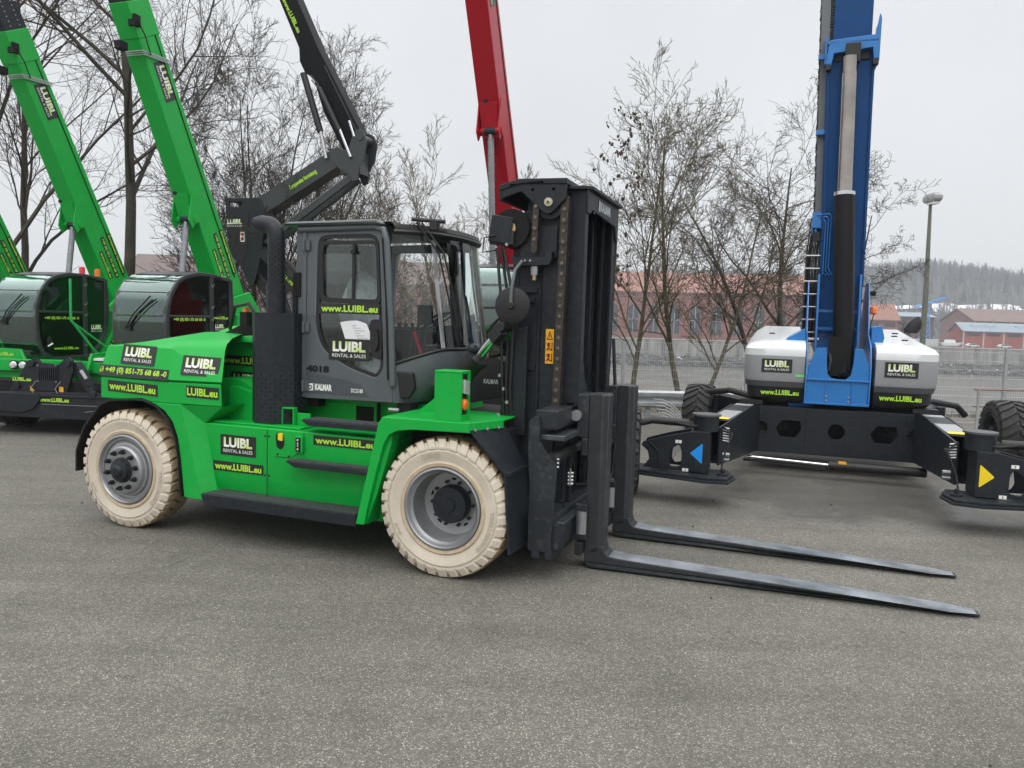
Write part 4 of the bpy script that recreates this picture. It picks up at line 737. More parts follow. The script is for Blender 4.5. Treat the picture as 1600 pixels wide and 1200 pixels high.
g=MB(); g.plate([(.26,2.55),(.26,2.58),(.30,2.56),(.56,2.56),(.56,2.60),(.61,2.61),(.61,2.55),(.60,2.52),(.58,2.50),(.30,2.49)],'xz',YN-.09,YN-.012); g.box(.31,.63,YN-.02,YN-.001,2.56,2.82); g.build('chain_anchor_bracket',CHAR,FL,bevel=.004)
g=MB(); g.cyl((.455,YN-.05,2.38),(.455,YN-.05,2.49),.017,8,1); g.cyl((.455,YN-.05,2.45),(.455,YN-.05,2.49),.032,6,0); g.cyl((.455,YN-.05,2.42),(.455,YN-.05,2.45),.03,6,0); g.build('anchor_bolt',[SILV,BRASS],FL); g=MB(); 
for x in(.385,.43): g.cyl((x,YN-.09,2.535),(x,YN-.10,2.535),.01,6)
g.build('bracket_bolt',SILV,FL)
def chain(y,pts,name='chain',s=.085,m=CHAIN,r=.034):
    g=MB(); a,b=Vector(pts[0]),Vector(pts[1]); L=(b-a).length; n=int(L/s); d=(b-a).normalized(); e=Vector((d.z,0,-d.x)); s=L/n
    shape=[]
    for t in range(9): an=math.radians(-110+220*t/8); shape.append((s/2+r*math.cos(an)*.9,r*math.sin(an)))
    for t in range(9): an=math.radians(70+220*t/8); shape.append((-s/2+r*math.cos(an)*.9,r*math.sin(an)))
    for i in range(n):
        c=a+d*(i+.5)*s
        for sg in(-1,1):
            o=sg*(.034 if i%2 else .027); v=[]
            for yy in(o,o+sg*.006):
                v+=[c+d*p+e*q+Vector((0,yy,0)) for p,q in shape]
            k=len(shape); g.add(v,[tuple(range(k)),tuple(range(2*k-1,k-1,-1))]+[(t,(t+1)%k,(t+1)%k+k,t+k) for t in range(k)])
        p=a+d*i*s; g.cyl(p+Vector((0,-.048,0)),p+Vector((0,.048,0)),.014,10,1)
        for o in(-.012,.0,.012): g.beam(c-d*s*.62+Vector((0,o,0)),c+d*s*.62+Vector((0,o,0)),.006,.045,up=(1,0,0))
    return g.build(name,[m,PIN if m is CHAIN else m],FL,ang=30)
chain(0,[(.700,YN-.03,3.03),(.675,YN-.03,1.15)]); chain(0,[(.462,YN-.05,2.97),(.455,YN-.05,2.62)],s=.075,r=.026)
chain(0,[(.80,YF+.045,2.95),(.775,YF+.045,1.25)],m=BLK); g=MB(); g.tube([(.83,YF+.10,1.9),(.86,YF+.10,1.5),(.88,YF+.10,1.22)],.018,6); g.tube([(.83,YF+.05,2.9),(.79,YF+.06,1.3)],.012,6); g.build('mast_hose',HOSE,FL)
g=MB()
for z in(2.22,1.66,2.30): g.box(.30,.47 if z!=2.22 else .45,YN-.016,YN+.014,z-.02,z+.02); 
g.build('hose_clamp',CHAR,FL,bevel=.003); g=MB()
for z in(1.66,2.30): g.cyl((.31,YN-.03,z),(.31,YN-.016,z),.012,8)
g.build('clamp_bolt',SILV,FL)
g=MB()
for dx,dy in((0,0),(.05,.02),(.10,.0)): g.tube([(.13+dx*.6,.60+dy,2.64),(.17+dx,.60+dy,2.3),(.20+dx,.58+dy,1.9),(.22+dx*.7,.58,1.5),(.24+dx*.6,.60,1.2),(.24+dx*.6,.62,.8)],.0135,8)
g.tube([(.32,.63,2.10),(.33,.62,1.7),(.26,.63,1.35),(.32,.6,1.28)],.005,5); g.tube([(.13,.58,2.62),(.02,.56,2.6),(.03,.56,2.72),(.12,.57,2.74)],.007,6); g.build('hydraulic_hoses',HOSE,FL,ang=60)
g=MB()
for k in range(7): g.cyl((.19+.035*(k%3),.585,1.60-k*.11),(.195+.035*(k%3),.585,1.575-k*.11),.017,8)
g.build('hose_fitting',SILV,FL)
g=MB(); g.box(.05,.24,.58,.60,2.64,2.86,0); g.box(.06,.20,.60,.66,2.62,2.84,0); g.move(lambda p:Matrix.Rotation(math.radians(9),3,'Y')@(p-Vector((.14,0,2.7)))+Vector((.15,0,2.74))); g.build('work_light_housing',CHAR,FL,bevel=.008)
g=MB(); g.box(.20,.28,.585,.64,2.66,2.78); g.build('work_light_bracket',BLK,FL,bevel=.01); g=MB(); g.cyl((.225,.57,2.665),(.225,.585,2.665),.014,8); g.build('bracket_screw',SILV,FL)
# round mirror seen from the back
g=MB(); g.lathe([(.001,-.022),(.045,-.021),(.11,-.014),(.145,-.003),(.150,.008),(.146,.016),(.001,.018)],(0,0,0),'y',48); g.lathe([(.001,-.045),(.022,-.045),(.03,-.035),(.03,-.02)],(0,0,0),'y',16); 
g.build('mirror',BLK,FL,ang=35,loc=(.335,.45,2.165)); g=MB(); g.tube([(.335,.42,2.165),(.335,.43,2.30),(.34,.48,2.45),(.37,.56,2.53)],.014,8); g.build('mirror_arm',CABG,FL)
# warning sticker
g=MB(); g.box(.555,.625,YN-.004,YN-.0005,1.70,1.985,0)
for k,(z0,z1) in enumerate(((1.89,1.975),(1.80,1.885),(1.71,1.795))):
    if k==0: g.plate([(.563,z0+.008),(.617,z0+.008),(.59,z1-.006)],'xz',YN-.0062,YN-.0045,[[(.572,z0+.014),(.608,z0+.014),(.59,z1-.02)]],1); g.box(.588,.592,YN-.0062,YN-.0045,z0+.02,z0+.05,1)
    else:
        g.plate(circ(.583,(z0+z1)/2+.022,.009,8),'xz',YN-.0062,YN-.0045,m=1); zz=(z0+z1)/2
        for a,b in(((.583,zz+.012),(.583,zz-.012)),((.568,zz+.01),(.60,zz+.002)),((.583,zz-.01),(.57,zz-.034)),((.583,zz-.01),(.598,zz-.034)),((.612,zz-.034),(.612,zz+.034)),((.603,zz-.02),(.612,zz-.034))): g.beam((a[0],YN-.0055,a[1]),(b[0],YN-.0055,b[1]),.0018,.006,1,up=(1,0,0))
        for s_ in(-1,1): g.beam((.565,YN-.0075,zz-s_*.03),(.60,YN-.0075,zz+s_*.03),.0012,.0045,2,up=(1,0,0))
g.build('warning_sticker',[ORY,MATTE,REDP],FL,ang=0)
# tilt cylinder
g=MB(); a,b=Vector((-.30,.62,1.40)),Vector((.03,.50,1.735)); d=(b-a).normalized(); g.tube([a,b],.088,24); g.tube([b-d*.04,b+d*.012],.098,24); g.build('tilt_cylinder',BLK,FL,ang=40,bevel=0); g=MB(); g.tube([b,b+d*.24],.040,20); g.build('tilt_rod',CHROME,FL)
g=MB(); e=b+d*.24; g.beam(e-d*.02,e+d*.10,.09,.10); g.tube([e+Vector((.07,-.07,.09)),e+Vector((.07,.16,.09))],.04,12); g.ball(b+d*.01+Vector((-.05,-.02,.06)),.045,8,1); g.build('rod_end',[BLK,CHAR],FL,bevel=.005)
g=MB(); g.cyl((-.16,.44,1.44),(-.16,.58,1.44),.055,16); g.cyl((-.16,.43,1.44),(-.16,.44,1.44),.03,12,1); g.build('cylinder_pivot',[CHAR,SILV],FL)
g=MB(); g.plate([(.18,1.1),(.42,1.1),(.42,2.0),(.34,1.98),(.24,1.85),(.22,1.5)],'xz',.60,.64); g.build('mast_bracket',CHAR,FL,bevel=.006)
# carriage
CW0,CW1=.25,2.29; CHAR0=CHAR; CHAR=mat('worn_charcoal',(.024,.029,.035),.42,metal=.2,var=.35,vs=5,dust=.16,spec=.4); g=MB(); side=[(.60,.25),(.60,.82),(.585,.93),(.58,1.27),(.62,1.31),(.66,1.315),(.675,1.22),(.665,1.13),(.70,1.07),(.80,.95),(.815,.90),(.80,.60),(.79,.25)]
for y in(CW0,CW1-.03): g=MB(); g.plate(rpoly(side,.02,2),'xz',y,y+.03); g.build('carriage_side_plate',CHAR,FL,bevel=.005)
g=MB(); g.box(.62,.80,CW0+.031,CW1-.031,1.21,1.36); g.build('carriage_upper_bar',CHAR,FL,bevel=.01); g=MB(); g.box(.64,.86,CW0+.05,CW1-.05,1.12,1.17); g.build('carriage_rail',STEEL,FL,bevel=.012)
g=MB(); g.box(.62,.80,CW0+.031,CW1-.031,.47,.53); g.box(.66,.84,CW0+.031,CW1-.031,.27,.47); g.box(.63,.70,CW0,CW1,.19,.27);g.box(.74,.80,CW0,CW1,.19,.27); g.box(.80,.865,CW0+.08,CW1-.08,.45,.48,1); g.build('carriage_lower_beam',[CHAR,STEEL],FL,bevel=.008)
g=MB()
for y in(.85,1.62):
    g.plate([(.62,.3),(.68,.3),(.70,1.3),(.70,1.36),(.70,1.40),(.62,1.40)],'xz',y,y+.04)
g.build('carriage_rib',CHAR,FL,bevel=.006)
g=MB(); g.cyl((.76,CW0+.02,.98),(.76,.85,.985),.048,20); g.cyl((.76,.85,.98),(.76,1.5,.98),.040,20); g.cyl((.76,1.3,.86),(.76,CW1-.04,.86),.045,16); g.build('fork_positioner',BLK,FL)
g=MB()
for k in range(3): g.cyl((.82,CW0+.005,.93+.03*k),(.835,CW0+.005,.93+.03*k),.01,6)
for k in range(4): g.cyl((.78,.70,.80-.03*k),(.82,.72,.80-.03*k),.012,6)
g.cyl((.80,.70,.70),(.80,.70,.84),.009,6); g.build('carriage_fitting',SILV,FL)
g=MB(); g.tube([(.70,.9,1.1),(.74,1.0,.8),(.70,1.2,.6),(.72,1.5,.55)],.015,6); g.tube([(.78,.55,.6),(.78,.78,.38)],.008,5); g.build('carriage_hose',HOSE,FL)
g=MB(); pf=[(.66,1.36),(.78,1.36),(.765,1.43),(.74,1.50),(.735,1.56),(.70,1.60),(.67,1.58),(.66,1.55)]; g.plate(pf,'xz',.78,.80); g.plate(pf,'xz',1.72,1.74); g.plate([(1.0,1.36),(1.55,1.36),(1.50,1.46),(1.42,1.55),(1.36,1.68),(1.30,1.72),(1.05,1.75)],'yz',.68,.70); g.build('carriage_crest_plate',CHAR,FL,bevel=.004)
# forks
FORKP=mat('fork_charcoal',(.022,.026,.030),.45,metal=.1,var=.25,vs=4,dust=.08)
def fork(y,ya,lab):
    w=.215; f=thing('fork',None,None); f.parent=FL; f.location=(.93,y,0); f.rotation_euler=(0,0,math.radians(ya)); f['label']=lab
    g=MB(); ch=.05
    def ring(x0,x1,z): return [(x0,0,z),(x1-ch*.9,0,z),(x1,ch,z),(x1,w,z),(x0,w,z)]
    g.loft([ring(0,.155,z) for z in(.14,1.45)]+[ring(.01,.14,1.465)]); 
    h=[(.0,.14),(.0,.07),(.02,.025),(.06,.01),(2.90,.012),(2.935,.018),(2.935,.026),(2.0,.056),(1.0,.088),(.30,.108),(.20,.118),(.165,.15),(.155,.20),(.155,.14)]
    pr=[(0,.139),(0,.06),(.03,.02),(.07,.01),(2.915,.012),(2.93,.020),(2.915,.028),(2.0,.062),(1.0,.092),(.30,.112),(.205,.122),(.17,.150),(.155,.20),(.10,.20)]
    g.plate(pr,'xz',0,w)
    # taper the tip in plan
    def tp(p):
        if p.x>2.72: k=(p.x-2.72)/.21; p.y=w/2+(p.y-w/2)*(1-.55*k)
        return p
    g.move(tp); g.build('fork_blade',[FORKP],f,bevel=.006)
    g=MB(); g.sheet([[ (x,yy,zz+.0015) for x,zz in((.21,.1225),(.30,.1125),(1.0,.0925),(2.0,.0625),(2.72,.0355))] for yy in(.008,w-.008)]); g.sheet([[ (x,yy,zz+.0015) for x,zz in((2.72,.0355),(2.80,.0333),(2.90,.0305))] for yy in(.008,w-.008)]); g.move(tp); g.build('worn_top',SCUFF,f,ang=0)
    g=MB(); g.box(-.10,0-.001,-.012,w+.01,1.10,1.46); g.box(-.06,-.001,-.01,w+.005,.95,1.10); g.build('hanger_hook',CHAR,f,bevel=.012)
    g=MB(); g.cyl((-.10,-.055,1.285),(-.10,-.013,1.285),.045,20); g.cyl((-.06,w+.012,1.265),(-.06,w+.05,1.265),.045,20); g.build('hanger_roller',SILV,f)
    g=MB(); g.box(-.06,.0-.002,-.09,w+.02,.13,.24); g.box(-.07,.03,-.08,-.012,.50,.56); g.box(-.07,.03,-.08,-.012,.26,.31); g.build('lower_bracket',CHAR,f,bevel=.008)
    g=MB(); g.cyl((-.02,-.05,.31),(-.02,-.05,.50),.044,18); g.build('guide_roller',SILV,f)
fork(.745,2.0,'near fork blade lying on the asphalt'); fork(1.77,.2,'far fork blade')
CHAR=CHAR0
g=MB(); g.box(.57,.60,.75,1.75,.3,1.15); g.build('carriage_dark_backing',MATTE,FL)  # black sheet added behind the carriage so its opening reads as deep shade
# decals
def fd(kind,x0,x1,z0,z1,y,bg=True,u=XU): decal(FL,kind,((x0+x1)/2,y,(z0+z1)/2),u,ZU,x1-x0,z1-z0,bg)
V=Vector
def sd(kind,P0,P1,zc,hh,tilt,**k):   # on a sloping side face: P0,P1 are the ends of the writing
    P0,P1=V(P0),V(P1); u=(P1-P0).normalized(); n=u.cross(V((0,0,1))); v=V((0,0,1))*math.cos(tilt)-n*math.sin(tilt); decal(FL,kind,(P0+P1)/2,u,v,(P1-P0).length,hh,**k)
sd('logo',(-3.40,.078,1.628),(-2.99,.070,1.618),0,.185,.235); sd('phone',(-3.655,.046,1.472),(-2.80,.030,1.457),0,.10,.24)
sd('logo',(-2.68,.068,1.558),(-2.32,.136,1.545),0,.185,.30); sd(URL,(-3.55,.049,1.325),(-2.93,.030,1.31),0,.105,0); sd('LUIBL.eu',(-2.62,.052,1.325),(-2.29,.094,1.315),0,.105,0)
fd(URL,-2.88,-2.25,1.52,1.62,.798); fd('logo',-2.76,-2.42,1.29,1.46,.798); fd('logo',-2.32,-1.93,.765,.95,.149); fd(URL,-2.40,-1.85,.615,.705,.149); fd(URL,-1.33,-.70,.935,1.02,.149)
fd(URL,-1.52,-.90,2.06,2.15,Y0-.008); fd('logo',-1.42,-1.0,1.65,1.84,Y0-.001)
# ================= BIG BLUE BOOM MACHINE
BM=thing('boom_lift','blue and grey telescopic boom lift on a black spread chassis at the right','boom lift',(4.74,11.3,0),-18)
g=MB(); hx=[circ(.02,.62,.11,18)]+[[(s*.62-.16,.62),(s*.62-.08,.74),(s*.62+.16,.74),(s*.62+.18,.62),(s*.62+.10,.50),(s*.62-.10,.50)] for s in(-1,1)]+[rpoly([(s*1.0-.1,.62),(s*1.0-.03,.72),(s*1.0+.1,.68),(s*1.0+.1,.56),(s*1.0-.03,.52)],.03,2) for s in(-1,1)]
g.plate([(-1.18,.27),(1.19,.27),(1.19,.93),(-1.18,.93)],'xz',-.65,-.62,hx); g.plate([(-1.18,.27),(1.19,.27),(1.19,.93),(-1.18,.93)],'xz',.95,.98,hx)
g.box(-1.18,1.19,-.62,.95,.90,.93); g.box(-1.18,1.19,-.62,.95,.27,.30); g.box(-.03,-.0,-.6,.9,.3,.5); g.box(-.45,.5,-.658,-.6505,.28,.92); 
g.build('chassis',[CHAR],BM,bevel=.012)
BC=[c for c in BM.children][0]; 
# centre panel hole stays open: the doubler plate is cut too
BC.data.clear_geometry(); g=MB(); g.plate([(-1.18,.27),(1.19,.27),(1.19,.93),(-1.18,.93)],'xz',-.65,-.62,hx); g.plate([(-1.18,.27),(1.19,.27),(1.19,.93),(-1.18,.93)],'xz',.95,.98,[hx[0]]); g.box(-1.18,1.19,-.62,.95,.90,.927); g.box(-1.18,1.19,-.62,.95,.273,.30)
g.plate([(-.38,.282),(.42,.282),(.42,.918),(-.38,.918)],'xz',-.658,-.6505,[circ(.02,.62,.112,18)]); g.box(-1.16,1.16,.1,.14,.3,.9)
bpy.data.objects.remove(BC); g.build('chassis',CHAR,BM,bevel=.006,ang=30)
g=MB()
for s in(-1,1):
    for k in range(6): g.tube([(s*(1.12-.02*k),-.55,.45+.06*k),(s*(.85-.04*k),-.5,.55+.03*k),(s*.6,-.4,.60+.03*k)],.014,6)
    for k in range(8): g.cyl((s*1.14,-.69,.40+.058*k),(s*1.14,-.652,.40+.058*k),.016,8,1)
g.build('chassis_hoses',[HOSE,SILV],BM)
g=MB(); g.cyl((0,.4,.93),(0,.4,1.05),.60,40); g.box(-.9,.9,-.3,1.4,1.0,1.06); g.box(-.62,-.3,-.5,-.35,.94,1.05,1); g.build('turntable',[MATTE,BLUED],BM)
# steering rod in front of the chassis
g=MB(); g.cyl((-1.15,-.98,.235),(-.02,-.98,.20),.022,14); g.build('steering_rod',CHROME,BM); g=MB(); g.cyl((-.06,-.98,.20),(1.12,-.98,.20),.062,22); g.cyl((-.08,-.98,.20),(-.05,-.98,.20),.07,22); g.beam((-1.2,-.97,.185),(-.1,-.95,.15),.05,.03); g.build('steering_cylinder',BLK,BM); g=MB(); g.box(.04,.14,-1.04,-1.0,.235,.268); g.build('caution_label',ORY,BM)
# arms
for s in(-1,1):
    cx=-1.60 if s<0 else 1.22; a=Vector((s*1.14,-.55,0)); b=Vector((cx,-2.72,0)); d=(b-a).normalized(); n=Vector((-d.y,d.x,0)); w=.15
    def P(t,o,z): p=a+d*t+n*o; return (p.x,p.y,z)
    L=(b-a).length; g=MB()
    for o in(-w,w-.02): 
        q=[P(0,o,.28),P(0,o,.93),P(.55,o,.97),P(L-.55,o,.88),P(L,o,.84),P(L,o,.38)]; q2=[P(t,o+.02,z) for t,z in((0,.28),(0,.93),(.55,.97),(L-.55,.88),(L,.84),(L,.38))]; g.loft([q,q2])
    g.loft([[P(.0,-w+.005,.92),P(.55,-w+.005,.96),P(L-.45,-w+.005,.872)],[P(0,w-.005,.92),P(.55,w-.005,.96),P(L-.45,w-.005,.872)]],cap=(False,False)); g.loft([[P(.0,-w+.005,.30),P(L,-w+.005,.40)],[P(0,w-.005,.30),P(L,w-.005,.40)]],cap=(False,False))
    arm=g.build('chassis_arm',CHAR,BM,ang=30)
    g=MB(); g.add([P(.35,-w+.03,.966),P(L-.5,-w+.03,.885),P(L-.5,w-.03,.885),P(.35,w-.03,.966)],[(0,1,2,3)]); g.build('arm_top_plate',GREYC,arm,ang=0)
    g=MB(); g.add([P(L-.62,-w+.04,.897),P(L-.50,-w+.04,.888),P(L-.50,w-.04,.888),P(L-.62,w-.04,.897)],[(0,1,2,3)]); g.build('yellow_label',YEL,arm,ang=0)
    o=-s
    for z in(.5,.6,.42): pass
    g=MB(); kx,ky=cx,-3.0
    g.cyl((kx,ky,.83),(kx,ky,1.0),.145,28); g.lathe([(.001,.0),(.08,.0),(.10,-.006),(.12,0),(.165,0),(.165,-.022),(.14,-.022)],(kx,ky,1.025),'z',32,1); g.build('kingpin_cap',[CHAR,DGREY],BM)
    # wheel bracket box and outrigger plate reaching outwards to the wheel
    ox=s; g=MB(); out=[(kx+ox*-.06,.35),(kx+ox*-.06,.83),(kx+ox*.14,.83),(kx+ox*.42,.76),(kx+ox*.70,.67),(kx+ox*.70,.37)]
    h1=rpoly([(kx+ox*.27,.42),(kx+ox*.27,.58),(kx+ox*.30,.67),(kx+ox*.40,.60),(kx+ox*.42,.46),(kx+ox*.38,.39)],.03,3); h1=[(x-ox*.02,z) for x,z in h1]
    out[-2:]=[(kx+ox*.70,.67),(kx+ox*.72,.63),(kx+ox*.64,.56),(kx+ox*.62,.46),(kx+ox*.70,.37)]
    g.plate(out,'xz',ky-.19,ky-.165,[h1]); g.plate(out,'xz',ky+.165,ky+.19,[h1]); 
    xa,xb=sorted((kx-ox*.06,kx+ox*.16)); g.box(xa,xb,ky-.165,ky+.165,.35,.83); g.beam((kx+ox*.50,ky-.2,.42),(kx+ox*.52,ky-.2,.57),.02,.015); g.beam((kx+ox*.52,ky-.2,.57),(kx+ox*.62,ky-.2,.67),.02,.015)
    g.build('wheel_bracket',CHAR,BM,bevel=.008)
    fp=[(kx-ox*.30,ky-.40),(kx-ox*.02,ky-.45),(kx+ox*.9,ky-.24),(kx+ox*.9,ky+.2),(kx-ox*.28,ky+.18),(kx-ox*.36,ky-.1)]; g=MB(); g.plate(fp,'xy',.285,.315); g.plate([(kx+(x-kx)*.93,ky+(y-ky)*.93) for x,y in fp],'xy',.316,.345); 
    g.cyl((kx-ox*.22,ky-.18,.34),(kx-ox*.22,ky-.18,.37),.06,12); g.cyl((kx-ox*.22,ky-.18,.37),(kx-ox*.22,ky-.18,.42),.025,8); g.build('foot_plate',CHAR,BM,bevel=.006)
    tri=[(kx+.115,.575),(kx-.025,.455),(kx-.025,.70)] if s>0 else [(kx-.155,.575),(kx-.015,.455),(kx-.015,.70)]
    g=MB(); g.plate(rpoly(tri,.015,2),'xz',ky-.1925,ky-.1905); g.build('direction_triangle',YEL if s>0 else BLUS,BM,ang=0)
    g=MB()
    for x,z in((.29,.70),(.20,.375)): x0=kx+ox*x; g.box(x0-.035,x0+.035,ky-.1925,ky-.1905,z-.018,z+.018); g.box(x0-.004,x0+.004,ky-.1945,ky-.1927,z-.012,z+.010,1)
    g.build('white_label',[WPR,MATTE],BM,ang=0)
    g=MB(); xo=kx+ox*.95
    for k in range(4): g.tube([(kx-ox*.1,ky-.05+.03*k,.90),(kx+ox*.15,ky-.12+.05*k,.88+.01*k),(kx+ox*.35,ky-.05+.02*k,.90),(xo-ox*.3,ky-.02*k,.91)],.012,6)
    g.tube([(kx+ox*.2,ky,.90),(kx+ox*.62,ky-.05,.915),(kx+ox*.78,ky-.10,.87),(kx+ox*.82,ky-.14,.72),(kx+ox*.84,ky-.12,.58)],.045,10)
    for k in range(3): g.tube([(kx-ox*.18,ky+.1,.88-.05*k),(kx-ox*.30,ky+.05*k,.80),(kx-ox*.22,ky-.12,.55),(kx-ox*.2,ky-.16,.38)],.010,6)
    for k in range(5): g.tube([(kx+ox*.83,ky-.13+.02*k,.6),(kx+ox*(.78+.02*k),ky-.15,.45),(kx+ox*.85,ky-.12,.3)],.011,5)
    g.build('steering_hoses',HOSE,BM,ang=60)
    g=MB()
    for k in range(6): g.cyl((kx-ox*.19,ky+.1,.86-.03*k),(kx-ox*.26,ky+.1,.85-.03*k),.012,8)
    g.cyl((kx-ox*.19,ky-.2+.5,.45),(kx-ox*.27,ky-.2+.5,.45),.025,10); g.cyl((kx-ox*.19,ky-.2+.5,.51),(kx-ox*.27,ky-.2+.5,.51),.025,10); g.build('hose_fittings',SILV,BM)
    if s<0:
        g=MB()
        for k in range(6): r_=.16+.03*k; g.tube([(kx-.62+r_*1.2*math.cos(t)-.02*k,ky+1.0+.03*k,.62+r_*1.4*math.sin(t)) for t in [math.radians(x) for x in range(-80,120,20)]],.007,5)
        g.build('cable_loops',GREYC,BM,ang=60)
# tyres: block lug tread
def lug_tyre(parent,x,y,R=.52,w=.44,yaw=0,name='wheel',rimc=CHAR,n=22,z=None):
    wh=thing(name,None,None); wh.parent=parent; wh.location=(x,y,R if z is None else z); wh.rotation_euler=(0,0,math.radians(yaw))
    g=MB(); h=w/2; r0=R*.56; g.lathe([(r0,-h+.03),(r0+.03,-h),(R-.12,-h-.012),(R-.05,-h+.02),(R-.035,-h+.06),(R-.03,0),(R-.035,h-.06),(R-.05,h-.02),(R-.12,h+.012),(r0+.03,h),(r0,h-.03)],(0,0,0),'x',40)
    da=2*PI/n
    for i in range(n):
        for sd_ in(-1,1):
            a0=i*da+(da/2 if sd_>0 else 0); pts=[]
            for k,(u,off) in enumerate(((.04,0),(.10,.02),(.30,.32),(.48,.52) if False else (.62,.75),(.97,1.0),(1.03,1.02))):
                rr_=R if 0<k<4 else (R if k==0 else (R-.02 if k==4 else R-.10)); wd=da*.30 if k<4 else da*.36; aa=a0+off*da*.9; xx=sd_*h*u
                pts.append([(xx,(rb)*math.cos(aa+q),(rb)*math.sin(aa+q)) for rb,q in((R-.06,-wd),(rr_,-wd*.8),(rr_,wd*.8),(R-.06,wd))])
            v=[p for r_ in pts for p in r_]; f=[(k*4+q,k*4+q+1,k*4+q+5,k*4+q+4) for k in range(len(pts)-1) for q in range(3)]+[(0,1,2,3),(len(v)-4,len(v)-3,len(v)-2,len(v)-1)]; g.add(v,f)
    g.build('tyre',RUB,wh,ang=30)
    g=MB(); 
    for sd_ in(-1,1): g.lathe([(r0+.005,h-.03),(r0-.02,h-.01),(r0-.04,h-.05),(r0-.06,h-.12),(.10,h-.13),(.09,h-.02),(.001,h-.02)],(0,0,0),'x',28,0,sd_)
    g.build('rim',rimc,wh,ang=30); return wh
lug_tyre(BM,-2.60,-2.95,.52,.44,8); lug_tyre(BM,2.34,-2.95,.52,.44,-8); lug_tyre(BM,-2.02,1.75,.51,.46,-6); lug_tyre(BM,2.72,1.70,.51,.50,6)
for s in(-1,1):
    g=MB(); g.beam((s*1.15,.9,.6),(s*1.7,2.0,.6),.26,.5); g.cyl((s*1.75,1.85,.35),(s*1.75,1.85,.85),.12,16); g.beam((s*1.7,1.8,.5),(s*2.1,1.75,.5),.12,.12); g.build('rear_arm',CHAR,BM,bevel=.01)
    g=MB(); g.tube([(s*1.1,.3,.97),(s*1.5,1.2,.98),(s*1.95,1.5,.90),(s*2.1,1.6,.75)],.05,10); g.box(min(s*1.3,s*.98),max(s*1.3,s*.98),-.55,-.3,.94,1.0); g.build('rear_hoses',BLK,BM,ang=60)
# superstructure cowls
def cowl(x0,x1,s,name):
    """outer corner rounded on side s"""
    def ring(z,i,zb=0,yb=0,dz=0):
        xi,xo=(x0,x1) if s>0 else (x1,x0); y0=-.62+i; y1=1.9-i*.5; r=.30; xo2=xo-s*i; pts=[(xi,y0,z)]
        for t in range(7): a=t/6*PI/2; pts.append((xo2-s*r+s*r*math.sin(a),y0+r*.8-r*.8*math.cos(a),z))
        pts+=[(xo2,y1-.3,z+dz),(xo2-s*.25,y1,z+dz),(xi,y1,z+dz)]; return pts
    g=MB(); A=[ring(1.29,.0),ring(1.33,-.012),ring(1.655,-.012)]; g.loft(A,1,cap=(False,False)); g.loft([ring(1.655,-.012),ring(1.75,-.012),ring(1.81,.03,dz=.05),ring(1.85,.12,dz=.14),ring(1.88,.26,dz=.2)],0,cap=(False,True)); g.loft([ring(1.21,.02),ring(1.29,.0)],2,cap=(False,False)); g.loft([ring(.99,.10),ring(1.05,.05),ring(1.21,.035)],3,cap=(True,False)); 
    return g.build(name,[WHITE,GREYC,DGREY,BLK],BM,ang=35)
cowl(-1.25,-.44,-1,'engine_cowl'); cowl(.47,1.27,1,'hydraulic_cowl')
g=MB(); 
for x,y,z in((.75,-.1,2.0),(.8,.2,2.04),(.85,-.35,1.95),(-.9,-.2,1.99)): g.box(x-.04,x+.04,y-.012,y+.012,z-.03,z-.01)
g.build('cowl_slots',BLK,BM,bevel=.003)
g=MB(); g.loft([[(1.02+x*s_,.3+y*s_*.3,2.03+z) for x,y in circ(0,0,.10,12)] for s_,z in((.8,0),(1.1,.06),(.9,.15),(.4,.22),(.05,.25))]); g.move(lambda p:Vector((p.x+(p.z-2.03)*.35,p.y,p.z))); g.build('side_mirror',BLK,BM)
g=MB(); g.tube([(.47,.45,2.0),(.53,.42,2.3)],.008,5); g.box(.40,.56,.38,.46,2.295,2.31,1); g.build('beacon_bracket',[BLK,BLUED],BM); g=MB(); g.cyl((.52,.42,2.31),(.52,.42,2.335),.055,16); g.lathe([(.05,0),(.05,.05),(.035,.075),(.001,.08)],(.52,.42,2.335),'z',20); g.build('beacon',ORNG,BM)
# blue yoke
g=MB(); ycut=[(-.17,1.79),(-.155,1.55),(-.14,1.43),(-.09,1.375),(.0,1.36),(.10,1.36),(.16,1.42),(.18,1.55),(.195,1.79)]
g.plate([(-.41,1.03),(-.41,1.33),(-.39,1.55),(-.30,1.79)]+ycut+[(.30,1.79),(.385,1.55),(.395,1.33),(.39,1.03)],'xz',-.66,-.60); g.box(-.42,.40,-.69,-.661,1.335,1.36); g.box(-.43,.41,-.69,-.60,1.0,1.03)
for x in(-.43,.395): g.plate([(-.68,1.02),(-.68,1.55),(-.55,1.82),(-.2,2.0),(.1,2.75),(.5,2.75),(1.0,1.9),(1.2,1.03)],'yz',x,x+.02)
for x in(-.30,.265): g.plate([(-.1,1.7),(-.05,2.3),(.05,2.86),(.5,2.86),(.9,1.8)],'yz',x,x+.03)
g.box(-.20,-.19,-.6,-.2,1.03,1.8); g.box(.20,.21,-.6,-.2,1.03,1.8); g.box(-.16,-.15,-.675,-.661,1.05,1.33); g.box(.17,.18,-.675,-.661,1.05,1.33); g.box(-.27,.27,.25,.3,1.7,2.9); g.box(-.27,.27,.12,.26,2.04,2.08); g.box(-.27,.27,.12,.26,2.30,2.34)
g.plate([(-.70,1.9),(-.45,2.05),(-.43,1.8),(-.68,1.8)],'xz',-.35,.3); g.plate([(.43,1.8),(.43,2.1),(.56,2.12),(.60,1.95),(.56,1.8)],'xz',-.3,.3)
g.build('boom_yoke',BLUE,BM,bevel=.008)
g=MB()
for x,z in((-.14,1.12),(-.14,1.06),(.15,1.12),(.15,1.06)): g.cyl((x,-.68,z),(x,-.661,z),.014,8)
